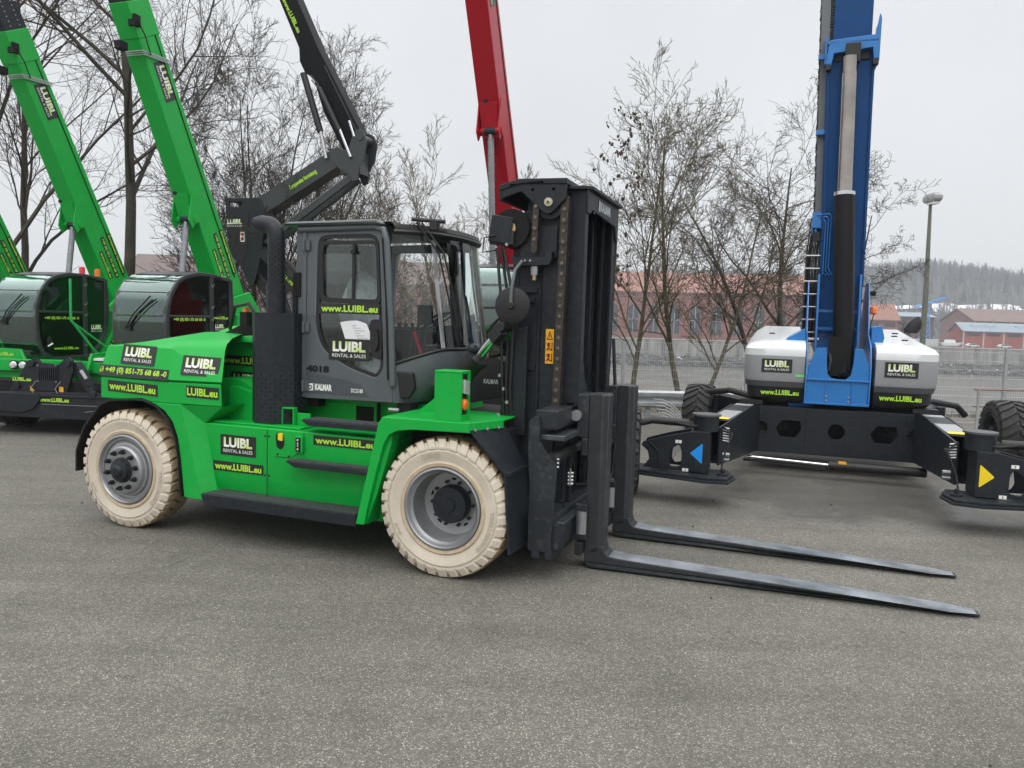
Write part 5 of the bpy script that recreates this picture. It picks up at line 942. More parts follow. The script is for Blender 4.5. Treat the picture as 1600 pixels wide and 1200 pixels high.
g.build('yoke_bolts',SILV,BM); g=MB(); g.box(-.13,.16,-.5,-.3,1.4,1.95); g.box(-.26,.27,-.3,-.25,1.03,1.7); g.cyl((-.42,.25,2.62),(-.2,.25,2.62),.05,12); g.cyl((.40,.3,2.60),(.52,.3,2.60),.035,12); g.cyl((-.27,-.4,1.45),(.27,-.4,1.45),.06,14); g.box(-.3,.3,-.5,-.3,1.03,1.06); g.build('yoke_inside',MATTE,BM)
g=MB(); g.tube([(-.12,-.45,1.75),(-.10,-.55,1.6),(-.12,-.56,1.48),(-.15,-.5,1.38)],.022,8); g.tube([(.02,-.5,1.38),(.03,-.55,1.45)],.012,6); g.build('yoke_hose',HOSE,BM)
# boom
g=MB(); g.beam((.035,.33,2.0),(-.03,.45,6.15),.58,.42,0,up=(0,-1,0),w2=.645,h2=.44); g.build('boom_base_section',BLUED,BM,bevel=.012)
g=MB()
for s in(-1,1): g.beam((.035+s*.275,.11,2.7),(-.03+s*.30,.21,6.0),.03,.03,up=(0,-1,0))
g.beam((.35-.02,.10,3.15),(.27,.10,3.28),.012,.01,up=(0,-1,0)); g.build('boom_edge_rib',BLUED,BM)
g=MB(); g.plate([(-.36,6.02),(-.33,6.22),(.27,6.26),(.31,6.55),(.33,6.5),(.33,5.92),(.26,5.92),(.24,6.08),(-.27,6.03),(-.30,5.86),(-.37,5.86)],'xz',.10,.2); g.plate([(.14,5.9),(.14,6.5),(.6,6.5),(.6,5.9)],'yz',.31,.34); g.plate([(.14,5.9),(.14,6.3),(.6,6.3),(.6,5.9)],'yz',-.39,-.36); g.box(-.36,.32,.1,.18,6.16,6.20)
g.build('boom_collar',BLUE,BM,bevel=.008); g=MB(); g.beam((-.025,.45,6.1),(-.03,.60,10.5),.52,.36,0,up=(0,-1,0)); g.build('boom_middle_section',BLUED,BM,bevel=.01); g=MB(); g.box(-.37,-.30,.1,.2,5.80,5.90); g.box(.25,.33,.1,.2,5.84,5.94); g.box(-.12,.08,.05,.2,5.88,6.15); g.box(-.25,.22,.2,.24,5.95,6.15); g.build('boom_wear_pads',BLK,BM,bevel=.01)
g=MB(); g.cyl((.085,-.38,1.42),(-.02,-.04,4.0),.142,28); g.cyl((-.02,-.04,3.97),(-.021,-.036,4.02),.150,28,1); g.build('lift_cylinder',[mat('gloss_black_paint',(.004,.004,.005),.4,coat=0,spec=.2,var=.1),CHROME],BM,ang=40); g=MB(); g.cyl((-.021,-.036,4.02),(-.055,.07,5.95),.105,28); g.build('cylinder_rod',mat('chrome_dark_reflection',(.36,.33,.30),.10,metal=1,var=.35,vs=1.2),BM,ang=40)  # rod chrome darkened in colour to stand in for reflected dark surroundings
g=MB(); g.beam((-.325,.35,3.78),(-.49,.50,10.5),.13,.12,0,up=(0,-1,0)); g.build('cable_track_channel',GREYC if False else mat('track_grey',(.13,.14,.15),.5,var=.08),BM,bevel=.005)
g=MB(); R=random.Random(4)
for sd_,off in((1,.085),(-1,-.075)):
    for k in range(150):
        z=3.8+k*.042; t=(z-3.78)/6.72; x=-.325-.165*t+off; y=.35+.15*t-.03; w_=.045 if sd_>0 else .012; g.box(x-w_/2+R.uniform(-.006,.006),x+w_/2+R.uniform(-.006,.006),y-.04,y+.05,z,z+.03)
g.build('cable_chain',BLK,BM)
g=MB(); 
for z,x in((4.95,-.37),(6.03,-.40)): g.box(x-.07,x+.16,.22,.30,z-.035,z+.035)
g.box(-.28,-.2,.2,.32,3.28,3.40); g.box(-.42,-.28,.2,.3,3.55,3.78); g.build('track_bracket',BLUE,BM,bevel=.005)
g=MB()
for k in range(3): x=-.41+.055*k; z1=3.74-.04*k; x2=-.17-.035*k; g.tube([(x,.22,3.45+.04*k),(x,.22,z1-.03),(x+.03,.22,z1),(x2-.03,.08,z1),(x2,.08,z1-.03),(x2,.08,2.95-.04*k),(x2+.06,.08,2.85)],.009,6)
g.build('hydraulic_pipes',BLUE,BM,ang=60)
g=MB()
for k in range(9): x=-.47+.021*k+R.uniform(-.004,.004); g.tube([(x+.04,.27,3.7-.03*(k%3)),(x+.02,.27,3.4),(x,.26,3.1),(x,.25,1.85)],.0105,5)
for x in(-.47,-.29): g.box(x-.012,x+.012,.2,.24,1.85,3.30)
g.box(-.40,-.30,.22,.30,3.36,3.50); g.build('hose_bundle',HOSE,BM,ang=60)
g=MB()
for k in range(7): z=3.14-k*.19; g.cyl((-.485,.19,z),(-.275,.19,z),.014,8)
g.build('hose_rungs',SILV,BM)
g=MB(); g.cyl((-.49,.02,1.90),(-.24,.02,1.90),.022,10); g.build('roller',WPR,BM)
def bd(k,x0,x1,z0,z1,y=-.634,bg=True): decal(BM,k,((x0+x1)/2,y,(z0+z1)/2),XU,ZU,x1-x0,z1-z0,bg)
bd('logo',-1.02,-.61,1.42,1.61,-.637); bd('logo',.585,1.0,1.42,1.63,-.637); bd(URL,-1.04,-.48,1.075,1.185,-.592,bg=False); bd(URL,.52,1.09,1.075,1.19,-.592,bg=False); g=MB(); g.box(-.56,-.44,-.640,-.6375,1.365,1.40); g.build('green_tag',mat('light_green_tag',(.18,.65,.2),.5,var=.15,vs=90),BM,ang=0)
# ================= ROTATING TELEHANDLERS
def blade(g,pts,y0,y1,m=0): g.plate(pts,'xz',y0,y1,m=m)
CABF=mat('cab_frame_black',(.028,.031,.034),.42,coat=.2,var=.1)
def telehandler(label,loc,paint,paintn,dx=0,full=True,ztop=2.65,bx=-1.42,texts=True,cabw=1.05,L=1.55,q=2.4,boomtext=True,dark_base=True,by=3.2,bend=0,wl=-2.15,yf=-.1,bl=5.35,att_s=2.35,head=True):
    t=thing('telehandler',label,'telehandler',loc,-18,'telehandlers parked behind the forklift'); zt=ztop-2.65; c0=dx
    prof=[(.30,1.10),(.12,1.20),(.03,1.45),(0,1.75),(.01,2.05),(.09,2.30),(.24,2.50),(.42,2.60),(.70,2.66),(1.05,2.655),(1.50,2.60),(1.56,2.3),(1.57,1.95),(1.52,1.62),(1.36,1.32),(1.15,1.13)]
    prof=[(y,z+zt*(z-1.1)/1.5) for y,z in prof]; x1=c0; x0=c0-cabw
    # frame arches on both sides
    inner=[(.78+(y-.78)*.92,1.86+(z-1.86)*.93) for y,z in prof]
    g=MB(); g.plate(prof,'yz',x1-.07,x1,[inner]); g.plate(prof,'yz',x0,x0+.07,[inner]); g.box(x1-.06,x1-.005,.98,1.07,1.15,2.62+zt); g.box(x0+.005,x0+.06,.98,1.07,1.15,2.62+zt); g.box(x1-.05,x1-.004,.08,1.0,1.935,1.97); g.box(x0,x1,1.46,1.54,1.7,2.58+zt); 
    g.plate([(.30,1.10),(.14,1.18),(.2,1.24),(1.25,1.24),(1.15,1.13)],'yz',x0+.07,x1-.07); g.plate([(.40,2.60+zt),(.70,2.665+zt),(1.05,2.66+zt),(1.50,2.605+zt),(1.48,2.55+zt),(.5,2.55+zt)],'yz',x0+.07,x1-.07); cf=g.build('cab_frame',CABF,t,bevel=.01)
    g=MB(); pr=[(y+.006,z) for y,z in prof[0:8]]; g.sheet([[(x,y,z) for y,z in smoothp(pr)] for x in(x0+.03,(x0+x1)/2,x1-.03)]); g.build('windscreen',SCREEN,t,ang=60)
    g=MB(); g.box(x0+.07,x1-.07,.03,.06,1.55,1.72)
    for k in range(2): g.tube([(x0+.07,.0+.0,1.96-.02*k+zt),(x1-.07,.0,1.96-.02*k+zt)],.006,4)
    g.tube([(x0+.07,.10,2.31+zt),(x1-.07,.10,2.31+zt)],.008,4); g.tube([(x0+.3,-.03,1.75),(x0+.45,-.05,1.95),(x0+.75,-.0,2.25)],.012,5); g.tube([(x0+.34,-.03,1.75),(x0+.55,-.05,1.98),(x0+.80,-.0,2.20)],.010,5); g.box(x0+.28,x0+.38,-.03,.02,1.70,1.79); g.build('windscreen_wiper',BLK,t)
    up=[(y,z) for y,z in [(.99,1.97),(.99,2.56+zt),(.72,2.58+zt),(.5,2.54+zt),(.32,2.44+zt),(.2,2.28+zt),(.13,2.12),(.12,1.97)]]; lo=[(.99,1.93),(.12,1.93),(.12,1.75),(.14,1.5),(.22,1.3),(.36,1.2),(.99,1.2)]; re=[(1.07,1.22),(1.16,1.24),(1.32,1.4),(1.44,1.65),(1.49,1.95),(1.47,2.52+zt),(1.07,2.58+zt)]
    for nm,pl,mt in(('door_window',up,WIN),('door_lower_glass',lo,DARKG),('rear_side_window',re,WIN)):
        for xx in(x1-.03,x0+.024): g=MB(); g.plate(pl,'yz',xx,xx+.006); g.build(nm,mt,t,ang=0)
    g=MB(); g.plate([(1.07,1.22),(1.16,1.24),(1.32,1.4),(1.44,1.65),(1.49,1.93),(1.07,1.93)],'yz',x1-.05,x1-.034); g.box(x0+.1,x1-.1,.15,1.4,1.2,1.3); g.box(x0+.25,x1-.25,.75,1.2,1.3,1.6); g.box(x0+.27,x1-.27,1.1,1.22,1.6,2.3); g.box(x0+.3,x1-.3,.3,.4,1.3,1.85); g.box(x1-.3,x1-.15,.6,1.1,1.6,1.75); g.plate([(1.05,2.4),(1.45,2.4),(1.45,2.55+zt),(1.05,2.58+zt)],'yz',x0+.1,x0+.12); g.build('cab_interior',BLK,t,bevel=.03)
    g=MB(); g.lathe([(.15,-.01),(.165,0),(.15,.01),(.135,0),(.15,-.01)],(0,0,0),'z',20); g.move(lambda p:Matrix.Rotation(math.radians(-35),3,'X')@p+Vector(((x0+x1)/2,.5,1.95))); g.build('steering_wheel',BLK,t)
    g=MB()
    for z in(2.45,2.1,1.9,1.35): g.cyl((x1+.0,1.02,z),(x1+.02,1.02,z),.016,8); g.cyl((x1,1.06,z+.03),(x1+.015,1.06,z+.03),.009,6)
    g.build('hinge_bolt',SILV,t); g=MB(); g.tube([(x1+.01,.22,1.35),(x1+.03,.3,1.40)],.015,6,1); g.plate(circ(.25,1.45,.05,14,.08),'yz',x1+.0,x1+.02); g.build('door_handle',[BLK,WPR],t)
    # turret and chassis
    g=MB(); cx=c0-cabw-.9
    if full:
        g.box(wl+c0,-1.1+c0,max(yf,.3),1.4,1.05,1.38); g.plate([(.1,1.02),(3.4,1.02),(3.9,1.5),(3.9,2.0),(3.5,2.45),(2.7,2.3),(1.7,1.4),(.2,1.3)],'yz',bx-.30+c0,bx-.24+c0); g.plate([(.8,1.02),(3.4,1.02),(3.9,1.5),(3.9,2.0),(3.5,2.45),(2.9,2.3),(1.7,1.3)],'yz',bx+.24+c0,bx+.30+c0); g.box(wl+c0,c0-.1,1.65,3.6,1.0,1.1); g.box(c0-.95,c0-.02,1.7,3.6,1.1,1.75)
        (g.plate([(c0-1.9,1.30),(c0-.25,1.30),(c0-.16,1.14),(c0-.12,1.10),(c0-1.9,1.10)],'xz',-.10,-.05) if yf<0 else None)
        if dark_base: g.plate([(.9,1.0),(1.3,1.05),(1.68,1.6),(1.75,2.0),(1.9,2.0),(2.2,1.0)],'yz',c0-.2,c0-.05)
    else: g.box(c0-1.0,c0+.6,.1,2.4,1.05,1.12); g.box(bx-.3+c0,bx+.3+c0,2.6,3.7,1.2,2.3)
    g.build('turret',paint,t,bevel=.02)
    # boom
    s63=math.sqrt(1+1.95**2); P0=Vector((bx+c0,by+.25,1.75)); D=Vector((0,-1,1.97)).normalized(); 
    P1=P0+D*(5.2/s63*2.0+.0); nrm=Vector((0,1.97,1)).normalized()
    g=MB(); a=P0; b=P0+D*bl; g.beam(a,b,.40,.62,0,up=nrm,w2=.36,h2=.50)
    g.build('boom_base_section',paint,t,bevel=.02)
    g=MB(); 
    # edge rail and fold line on the visible side
    for k in(.17,): g.beam(a+Vector((.205,0,0))+nrm*k+D*1.0,b+Vector((.185,0,0))+nrm*(k-.03),.008,.02,up=nrm)
    g.build('boom_side_line',MATTE,t)
    g=MB(); c1=b-D*.25; g.beam(c1,c1+D*(.55 if head else .3),.385,.525,0,up=nrm,w2=.375,h2=.515); g.build('boom_head_collar',paint,t,bevel=.015)
    g=MB(); g.beam(b+D*.3,b+D*.75,.36,.48,0,up=nrm); g.beam(b+D*.7,b+D*4.5,.31,.40,0,up=nrm)
    for k in range(6): 
        for j in(-1,1): p=b+D*(.36+.08*k)+Vector((.182,0,0))+nrm*.1*j; g.cyl(p,p+Vector((.012,0,0)),.014,6,1)
    g.build('boom_inner_section',[CHAR,SILV],t,bevel=.008)
    g=MB(); p=b+D*.02-nrm*.22+Vector((.1,0,0)); g.box(p.x,p.x+.14,p.y-.05,p.y+.08,p.z-.09,p.z+.09); g.tube([p+Vector((.15,0,.0)),p+Vector((.16,.15,-.2)),p+Vector((.13,.3,-.45))],.012,5); g.box(bx+c0-.08,bx+c0+.05,b.y-.36,b.y-.2,b.z-.55,b.z-.42); g.build('boom_head_fittings',MATTE,t,bevel=.01)
    g=MB()
    for k in range(3): q0=b-D*(.42+.03*k); g.tube([q0-nrm*.30+Vector((-.12,0,0)),q0-nrm*.29+Vector((.215,0,0)),q0+nrm*.26+Vector((.225,0,0))-D*.25],.010,6)
    g.build('boom_cables',SILV,t,ang=60)
    # cylinder below the boom
    att=P0+D*att_s-nrm*.34; g=MB(); g.beam(att+D*.45+nrm*.1,att-D*.10+nrm*.02,.30,.14,0,up=nrm); 
    for s_ in(-1,1): g.plate([(0,.05),(.5,.30),(.5,.12),(.05,-.25),(-.12,-.22)],'yz',bx+c0+s_*.19-.012,bx+c0+s_*.19+.012)
    o=len(g.v)-20
    for i in range(len(g.v)-20,len(g.v)): v=Vector(g.v[i]); g.v[i]=tuple(Vector((v.x,0,0))+Vector((0,att.y,att.z))+D*(v.y)+nrm*(v.z*.9+.05)) 
    g.cyl((bx+c0-.22,att.y,att.z),(bx+c0+.22,att.y,att.z),.07,14); g.plate(circ(bx+c0,att.z+.42,.05,12,.035),'xz',att.y-.30,att.y-.29,m=1); g.build('cylinder_bracket',[paint,MATTE],t,bevel=.006)
    g=MB(); foot=Vector((bx+c0+.02,1.75,1.35)); d=(foot-att).normalized(); g.cyl(att,att+d*(1.25+(att_s-2.35)*.9),.055,18); g.build('lift_rod',mat('grey_rod',(.30,.31,.33),.25,metal=.8),t); g=MB(); k_=(att_s-2.35)*.9; g.cyl(att+d*(1.2+k_),foot,.095,18); g.cyl(att+d*(1.15+k_),att+d*(1.35+k_),.115,18); g.cyl((bx+c0-.1,att.y,att.z),(bx+c0+.1,att.y,att.z),.075,14); g.build('lift_cylinder',CHAR,t)
    xs=bx+c0+.203
    def onboom(kind,s0,s1,n0,h,bg=True,flip=False):
        cc=P0+D*((s0+s1)/2)+nrm*n0; f=((s0+s1)/2)/5.35; decal(t,kind,(bx+c0+.2-.02*f+.002,cc.y,cc.z),-D,nrm,(s1-s0),h,bg)
    if boomtext:
        onboom('logo',4.32,4.96,.02,.27)
        onboom('Europaweite Vermietung',1.05,1.95,.20,.11); onboom(PHONE,1.05,1.95,.02,.10); onboom(URL,1.1,1.7,-.14,.09,True)
    return t
def smoothp(pts,n=4):
    o=smooth([(0,a,b) for a,b in pts],n); return [(p.y,p.z) for p in o]
def blade_front(t,c0=0,lights=True,urls=True):
    before=set(t.children); fx=lambda x:-.95+(x+.95)*.68
    g=MB(); g.plate([(-2.6,.30),(-2.6,.66),(-.35,.70),(.35,.70),(.62,.66),(.62,.30),(.2,.27)],'xz',-1.50,-1.42); g.box(-2.5,.55,-1.52,-1.501,.62,.66); g.plate([(-1.6,.38),(-1.2,.36),(-1.0,.42),(-.86,.6),(-.9,.67),(-2.6,.67),(-2.6,.38)],'xz',-1.54,-1.522); g.build('stabiliser_beam',CHAR,t,bevel=.01)
    g=MB(); 
    for a,b in(((-.86,.505),(.30,.50)),((-.15,.40),(.35,.48)),((-1.5,.45),(-1.2,.45))): g.beam((a[0],-1.523,a[1]),(b[0],-1.523,b[1]),.006,.008)
    g.build('beam_fold',SILV,t,ang=0)
    g=MB(); pt=[(-1.75,.67),(-1.45,.95),(-1.28,1.14),(-1.13,1.22),(-1.02,1.22),(-.95,1.15),(-.5,1.13),(-.36,1.22),(-.26,1.25),(-.17,1.20),(-.14,1.05),(-.32,.67)]; g.plate([(fx(x),z) for x,z in pt],'xz',-1.42,-1.36); g.plate([(fx(x),z) for x,z in ((-.98,.70),(-.52,.70),(-.50,1.13),(-1.0,1.10))],'xz',-1.44,-1.421)
    for k in range(9): g.beam((fx(-.95+k*.05),-1.452,.88),(fx(-.95+k*.05),-1.452,1.08),.02,.018)
    for x,z in((-.26,1.16),(-1.14,1.14),(-1.50,.78)): g.cyl((fx(x),-1.46,z),(fx(x),-1.42,z),.055,14)
    g.build('front_plate',CHAR,t,bevel=.006); g=MB()
    for x,z in((-.97,1.11),(-.53,1.12),(-.97,.86),(-.53,.86)): g.cyl((fx(x),-1.46,z),(fx(x),-1.44,z),.012,8)
    for x in(-1.04,-.45): g.tube([(fx(x),-1.5,.68),(fx(x)-.04,-1.5,.75),(fx(x)+.05,-1.5,.87)],.008,5)
    g.build('front_fittings',SILV,t); g=MB(); g.box(-.62,-.55,-1.446,-1.441,.70,.78); g.plate([(-1.10,.70),(-1.03,.70),(-1.10,.78)],'xz',-1.446,-1.441); g.build('yellow_label',ORY,t,ang=0)
    decal(t,'LUIBL.eu',(-1.25,-1.424,.88),XU,ZU,.33,.09,False); decal(t,URL,(-.66,-1.505,.575),XU,ZU,.52,.10,False); 
    g=MB(); g.beam((-.42,-1.3,1.15),(-.08,-1.4,.70),.12,.12); g.beam((-.35,-1.38,1.12),(-.12,-1.44,.80),.05,.05); g.cyl((-.02,-1.55,.68),(-.02,-1.45,.68),.06,14); g.build('stabiliser_cylinder',CHAR,t,bevel=.01)
    g=MB(); g.cyl((-.25,-1.45,1.05),(-.15,-1.47,.92),.03,8); g.build('cylinder_fitting',SILV,t)
    for x in(-1.60,-1.44): g=MB(); g.lathe([(.001,-.03),(.05,-.025),(.062,0)],(x,-1.15,1.08),'y',18); g.lathe([(.062,0),(.075,.0),(.07,.06),(.001,.07)],(x,-1.15,1.08),'y',18,1); g.build('headlight',[LAMPW,MATTE],t)
    g=MB(); g.plate([(-2.4,.98),(.3,.98),(.45,1.10),(-.1,1.16),(-.9,1.18),(-2.4,1.16)],'xz',-1.1,-1.0); g.box(-2.3,.2,-1.0,3.8,.85,1.02); g.build('front_fender',GREEN,t,bevel=.01); g=MB(); g.box(-2.2,.1,-1.35,3.8,.45,.85); g.box(-.35,-.1,-1.1,-.9,1.19,1.23,1); g.build('chassis',[MATTE,WPR],t)
    for x in(-2.0,.1): lug_tyre(t,x,-.5,.56,.42,0);
    Mx=Matrix.Rotation(math.radians(18),4,'Z')@Matrix.Translation(Vector((-6.45+8.2,13.5-13.2,0)))@Matrix.Rotation(math.radians(-4),4,'Z')
    for o in set(t.children)-before: o.matrix_local=Mx@o.matrix_basis
T1=telehandler('green telehandler at the left with raised boom and dark front stabiliser beam',(-8.2,13.2,0),GREEN,'g',bl=5.6); blade_front(T1)
decal(T1,URL,(-.68,-.103,1.205),XU,ZU,.62,.09,False); decal(T1,PHONE,(.003,.52,1.84),(0,1,0),ZU,.76,.095,False); decal(T1,URL,(.003,.60,1.31),(0,1,0),ZU,.55,.075,False); decal(T1,'logo',(.003,1.26,1.66),(0,1,0),ZU,.30,.18,False)
g=MB(); g.tube([(.26,.47,2.54),(.26,.47,1.82),(.26,.95,1.28),(.26,1.1,1.15)],.022,8); g.tube([(.26,.47,1.80),(.26,1.2,1.34),(.26,1.35,1.2)],.018,8); g.tube([(.26,1.1,1.15),(-.1,1.1,1.12)],.018,6); g.build('guard_bar',mat('pale_green_tube',(.03,.40,.12),.4),T1)
g=MB(); g.cyl((-.15,1.1,2.66),(-.15,1.1,2.75),.05,14); g.lathe([(.05,0),(.05,.03),(.001,.045)],(-.15,1.1,2.75),'z',14); g.build('beacon',REDL,T1); g=MB(); g.cyl((-.05,1.35,2.63),(-.05,1.35,2.73),.05,14); g.lathe([(.05,0),(.05,.03),(.001,.045)],(-.05,1.35,2.73),'z',14); g.build('beacon',ORNG,T1)
decal(T1,'LUIBL',(-.045,1.72,1.42),(0,.62,.78),(0,-.78,.62),.4,.12)
T2=telehandler('green telehandler in the middle, its cab seen above the forklift counterweight',(-5.28,11.7,0),GREEN,'g',wl=-1.45,yf=.6,bl=5.6)
decal(T2,PHONE,(.003,.50,1.90),(0,1,0),ZU,.76,.095,False); decal(T2,URL,(.003,1.23,1.94),(0,1,0),ZU,.38,.075,False); decal(T2,'logo',(.003,1.20,1.78),(0,1,0),ZU,.28,.14,False)
g=MB(); g.box(-1.2,.1,.2,3.6,.45,.98); g.build('chassis',MATTE,T2)
for x in(-.95,.05): lug_tyre(T2,x,.8,.56,.42,0); lug_tyre(T2,x,2.9,.56,.42,0)
g=MB(); g.plate([(2.55,2.7),(2.85,2.72),(2.75,2.42)],'yz',bx_:=-1.19,-1.185); g.build('arrow_mark',mat('light_green_tag',(.18,.65,.2),.5),T2,ang=0)
T0=telehandler('green telehandler beyond the left edge, only its raised boom in view',(-11.2,14.6,0),GREEN,'g'); 
for x in(-2.25,.05): lug_tyre(T0,x,-.45,.56,.42,0)
g=MB(); g.box(-2.3,.1,-.9,3.6,.45,.98); g.build('chassis',MATTE,T0)
TR=telehandler('red telehandler with raised boom behind the forklift cab and mast',(.25,11.64,0),REDP,'r',full=False,ztop=2.93,bx=-1.2,boomtext=False,cabw=1.07,bl=9.5,att_s=4.05,head=False)
g=MB(); g.box(-2.0,.5,-.6,3.6,.45,1.05); g.build('chassis',MATTE,TR); g=MB(); g.plate([(-.6,1.10),(.6,1.10),(.6,1.42),(-.5,1.42)],'xz',-.12,.05); g.build('front_panel',REDP,TR,bevel=.01); decal(TR,URL,(.02,-.125,1.26),XU,ZU,.9,.15,False)
for x in(-1.6,.4): lug_tyre(TR,x,-.2,.55,.42,0); lug_tyre(TR,x,2.9,.55,.42,0)
# ================= ARTICULATED PLATFORM (dark)
AL=thing('articulated_boom_lift','dark grey articulated boom lift with folded arms behind the forklift cab','boom lift',(-3,17.5,0),-18)
g=MB(); tw=[(-4.07,4.73),(-3.10,4.71),(-2.98,4.5),(-2.93,4.22),(-3.0,3.9),(-3.05,3.45),(-3.15,3.0),(-3.28,2.65),(-3.36,2.63),(-3.60,3.1),(-3.95,3.45)]; g.plate(tw,'xz',-.25,-.21,[rpoly([(-3.95,4.52),(-3.60,4.52),(-3.60,4.64),(-3.95,4.64)],.05,3)]); g.plate([(-3.05,4.5),(-2.98,4.4),(-2.7,3.7),(-2.75,3.5),(-3.0,3.9)],'xz',-.15,.2); g.plate(tw,'xz',.22,.26); g.box(-4.05,-3.12,-.21,.22,4.66,4.73); g.build('knuckle_tower',CHAR,AL,bevel=.01)
g=MB(); g.plate([(-4.03,4.38),(-3.40,4.38),(-3.42,3.5),(-3.6,3.15),(-3.93,3.48)],'xz',-.262,-.251); g.build('tower_panel',BLK,AL,ang=0); decal(AL,'logo',(-3.78,-.264,4.14),XU,ZU,.52,.24,False); g=MB(); g.box(-3.62,-3.50,-.268,-.263,3.70,3.93); g.box(-3.60,-3.52,-.272,-.2685,3.84,3.91,1); g.box(-3.60,-3.52,-.272,-.2685,3.73,3.80,1); g.build('white_label',[WPR,REDP],AL,ang=0)
DG=mat('dark_arm_grey',(.036,.040,.045),.4,coat=.1,var=.08)
g=MB(); g.beam((-3.35,0,4.40),(-1.0,0,5.63),.42,.42,0,up=(0,0,1)); g.cyl((-2.98,-.24,4.52),(-2.98,-.2,4.52),.06,14); g.build('lower_arm',DG,AL,bevel=.015)
v=Vector((2.35,0,1.23)).normalized(); decal(AL,'Europaweite Vermietung',(-1.95,-.213,5.10),v,(-v.z,0,v.x),.85,.2,False)
g=MB(); 
for y in(-.16,.16): g.beam((-2.85,y,3.78),(-.72,y,5.14),.08,.16,up=(0,0,1))
g.build('parallel_link',DG,AL,bevel=.01); g=MB(); g.beam((-2.85,-.16,3.875),(-.72,-.16,5.235),.06,.012,up=(0,0,1)); g.build('link_edge',SILV,AL,ang=0)
g=MB(); kn=[(-.62,6.12),(-.50,6.17),(-.38,6.1),(-.30,5.92),(-.36,5.55),(-.50,5.30),(-.52,5.05),(-.66,5.02),(-.74,5.18),(-1.05,5.35),(-1.15,5.5),(-1.0,5.75),(-.78,5.72)]; g.plate(kn,'xz',-.26,-.22); g.plate(kn,'xz',.22,.26); g.cyl((-.47,-.28,5.98),(-.47,.28,5.98),.08,16); g.box(-1.0,-.5,-.2,.2,5.2,5.7); g.build('elbow_plate',DG,AL,bevel=.01)
g=MB(); up=[(-.62,5.80),(-.50,6.12),(-1.33,7.55),(-1.60,8.0),(-2.9,10.6),(-3.25,10.45),(-2.10,8.05),(-2.08,7.75),(-1.95,7.5),(-1.72,7.35),(-1.45,6.6),(-.95,5.75)]; g.plate(up,'xz',-.19,.19); g.build('upper_arm',BLK if False else mat('arm_near_black',(.004,.005,.006),.6,spec=.15,var=.1),AL,bevel=.02)
g=MB(); g.beam((-.60,-.2,6.15),(-1.42,-.2,7.6),.02,.05,up=(0,1,0)); g.build('upper_arm_edge',DG,AL,ang=0)
w_=Vector((1.45,0,-2.7)).normalized(); decal(AL,URL,(-2.30,-.195,8.78),w_,(-w_.z,0,w_.x),.95,.15,False)
g=MB(); g.cyl((-1.93,-.26,7.45),(-1.48,-.26,6.15),.075,14); g.cyl((-1.50,-.29,7.1),(-.98,-.29,6.15),.06,14); g.build('arm_cylinder',BLK,AL); g=MB(); g.cyl((-1.48,-.26,6.2),(-1.32,-.26,5.55),.04,12); g.cyl((-.98,-.29,6.2),(-.68,-.29,5.55),.035,12); g.cyl((-.75,-.26,6.35),(-.62,-.26,6.0),.03,10); g.build('cylinder_rod',CHROME,AL)
g=MB(); g.tube([(-1.75,-.25,7.4),(-1.55,-.28,7.2),(-1.5,-.27,7.0),(-1.3,-.25,6.6),(-1.0,-.25,6.1)],.02,5); g.tube([(-1.72,-.25,7.3),(-1.45,-.28,7.0),(-1.2,-.27,6.5)],.015,5); g.tube([(-3.0,-.2,4.1),(-2.9,-.25,4.25),(-2.75,-.2,4.1)],.025,6); g.build('arm_hoses',HOSE,AL,ang=60)
g=MB(); 
for a,b,w1 in(((-2.95,-.2,3.75),(-1.4,-.2,2.3),.11),((-3.15,.1,3.3),(-1.6,.1,1.9),.13),((-2.7,-.1,3.5),(-1.9,-.1,1.9),.13),((-3.3,-.1,2.9),(-1.7,-.1,1.3),.25),((-2.2,-.2,3.0),(-1.9,-.2,1.9),.06)): g.beam(a,b,.1,w1,up=(0,0,1))
g.build('scissor_link',BLK,AL,bevel=.01); z_=Vector((1.55,0,-1.45)).normalized(); decal(AL,'(0) 851-75 68 68',(-2.27,-.262,2.78),z_,(-z_.z,0,z_.x),1.1,.13,False)
g=MB(); g.beam((-3.05,-.255,2.9+.6),(-1.5,-.255,2.05),.004,.26,up=(0,0,1)); g.build('lower_guard',BLK,AL,ang=0)
g=MB(); g.box(-3.2,0.2,-1.0,1.0,.9,1.5); g.box(-3.0,.0,-1.1,1.1,.4,.85); g.build('base',CHAR,AL,bevel=.02)
for x in(-2.7,-.3):
    for y in(-1.1,1.1): w=lug_tyre(AL,x,y,.45,.35,90)
decal(TR,'LUIBL',(.25-.25-1.2+.19,3.45-.455*6.4,1.75+.892*6.4),(0,.452,-.892),(0,.892,.452),1.0,.26,True)
# ================= AIR
g=MB(); g.box(-905,1205,-75,1402,-14.5,88); h=g.build('haze',[],None,ang=0)
m=bpy.data.materials.new('haze'); m.use_nodes=True; n=m.node_tree; n.nodes.clear(); o=n.nodes.new('ShaderNodeOutputMaterial'); v=n.nodes.new('ShaderNodeVolumePrincipled'); v.inputs['Color'].default_value=(.90,.95,1,1); v.inputs['Density'].default_value=.00065; v.inputs['Anisotropy'].default_value=0; n.links.new(v.outputs[0],o.inputs['Volume']); h.data.materials.append(m); m.cycles.homogeneous_volume=True; h['kind']='stuff'; h.display_type='WIRE'

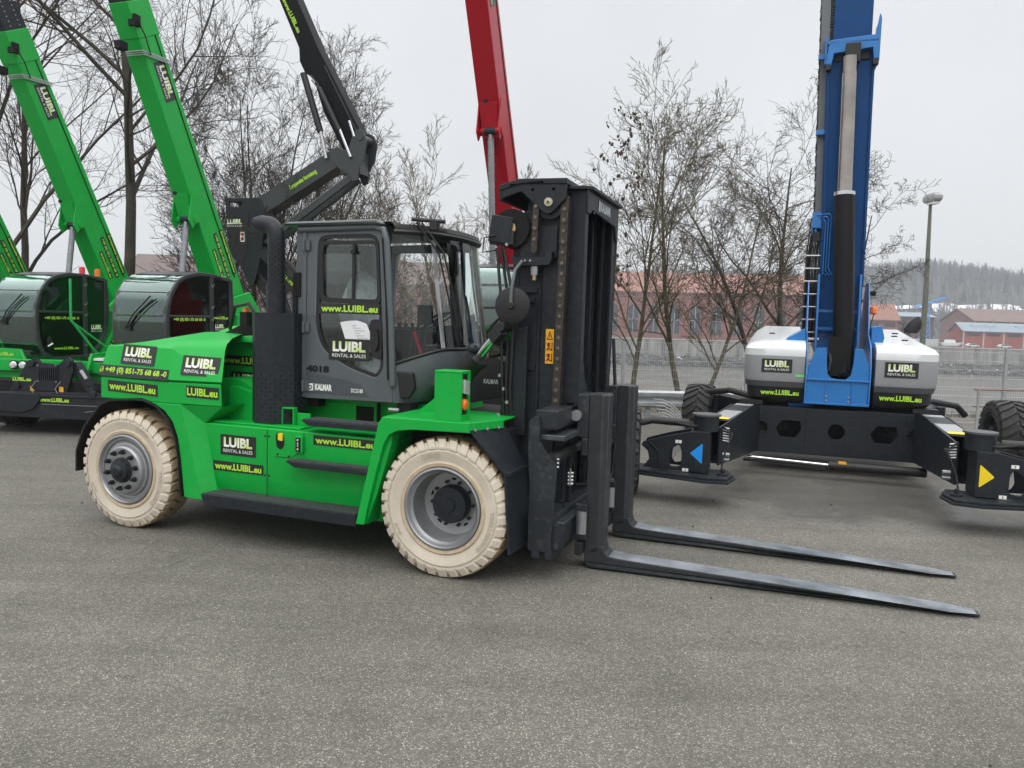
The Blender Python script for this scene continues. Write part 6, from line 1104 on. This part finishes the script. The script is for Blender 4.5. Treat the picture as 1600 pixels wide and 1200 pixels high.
# ---- separate bolts, brackets and fittings into objects of their own
EXPL='carriage_rib track_bracket lower_bracket carriage_fitting hose_fittings hose_fitting fender_bolt bracket_bolt clamp_bolt hinge_bolt yoke_bolts yoke_inside door_hinge hose_clamp door_lettering boom_wear_pads white_label cowl_slots hanger_roller arm_cylinder scissor_link mount_brackets rear_hoses'.split()
def islands(me):
    p=list(range(len(me.vertices)))
    def fd_(i):
        while p[i]!=i: p[i]=p[p[i]]; i=p[i]
        return i
    for e in me.edges:
        a,b=fd_(e.vertices[0]),fd_(e.vertices[1])
        if a!=b: p[a]=b
    r={}
    for i in range(len(p)): r.setdefault(fd_(i),[]).append(i)
    return list(r.values())
for o in [o for o in S.objects if o.type=='MESH' and o.name.split('.')[0] in EXPL]:
    me=o.data; isl=islands(me); bb=[]
    for g_ in isl:
        c=[me.vertices[i].co for i in g_]; bb.append([[min(q[k] for q in c)-.004 for k in range(3)],[max(q[k] for q in c)+.004 for k in range(3)],set(g_)])
    ch=True
    while ch:
        ch=False
        for i in range(len(bb)):
            for j in range(i+1,len(bb)):
                if all(bb[i][0][k]<=bb[j][1][k] and bb[j][0][k]<=bb[i][1][k] for k in range(3)):
                    bb[i]=[[min(bb[i][0][k],bb[j][0][k]) for k in range(3)],[max(bb[i][1][k],bb[j][1][k]) for k in range(3)],bb[i][2]|bb[j][2]]; del bb[j]; ch=True; break
            if ch: break
    if len(bb)<2 or len(bb)>40 or (o.name.startswith('door_lettering') and len(bb)>6): continue
    base=o.name.split('.')[0]; base=base[:-1] if base in('hose_fittings','yoke_bolts','boom_wear_pads','cowl_slots','mount_brackets','rear_hoses') else base
    for b_ in bb:
        g=MB(); mp={}
        for i in sorted(b_[2]): mp[i]=len(g.v); g.v.append(tuple(me.vertices[i].co))
        for pl in me.polygons:
            if pl.vertices[0] in b_[2]: g.f.append(tuple(mp[i] for i in pl.vertices)); g.m.append(pl.material_index)
        n_=g.build(base,list(me.materials),o.parent); n_.matrix_local=o.matrix_local.copy()
        for md in o.modifiers:
            if md.type=='BEVEL': q=n_.modifiers.new('b','BEVEL'); q.width=md.width; q.segments=2; q.limit_method='ANGLE'; q.angle_limit=md.angle_limit; q.harden_normals=True
    bpy.data.objects.remove(o)
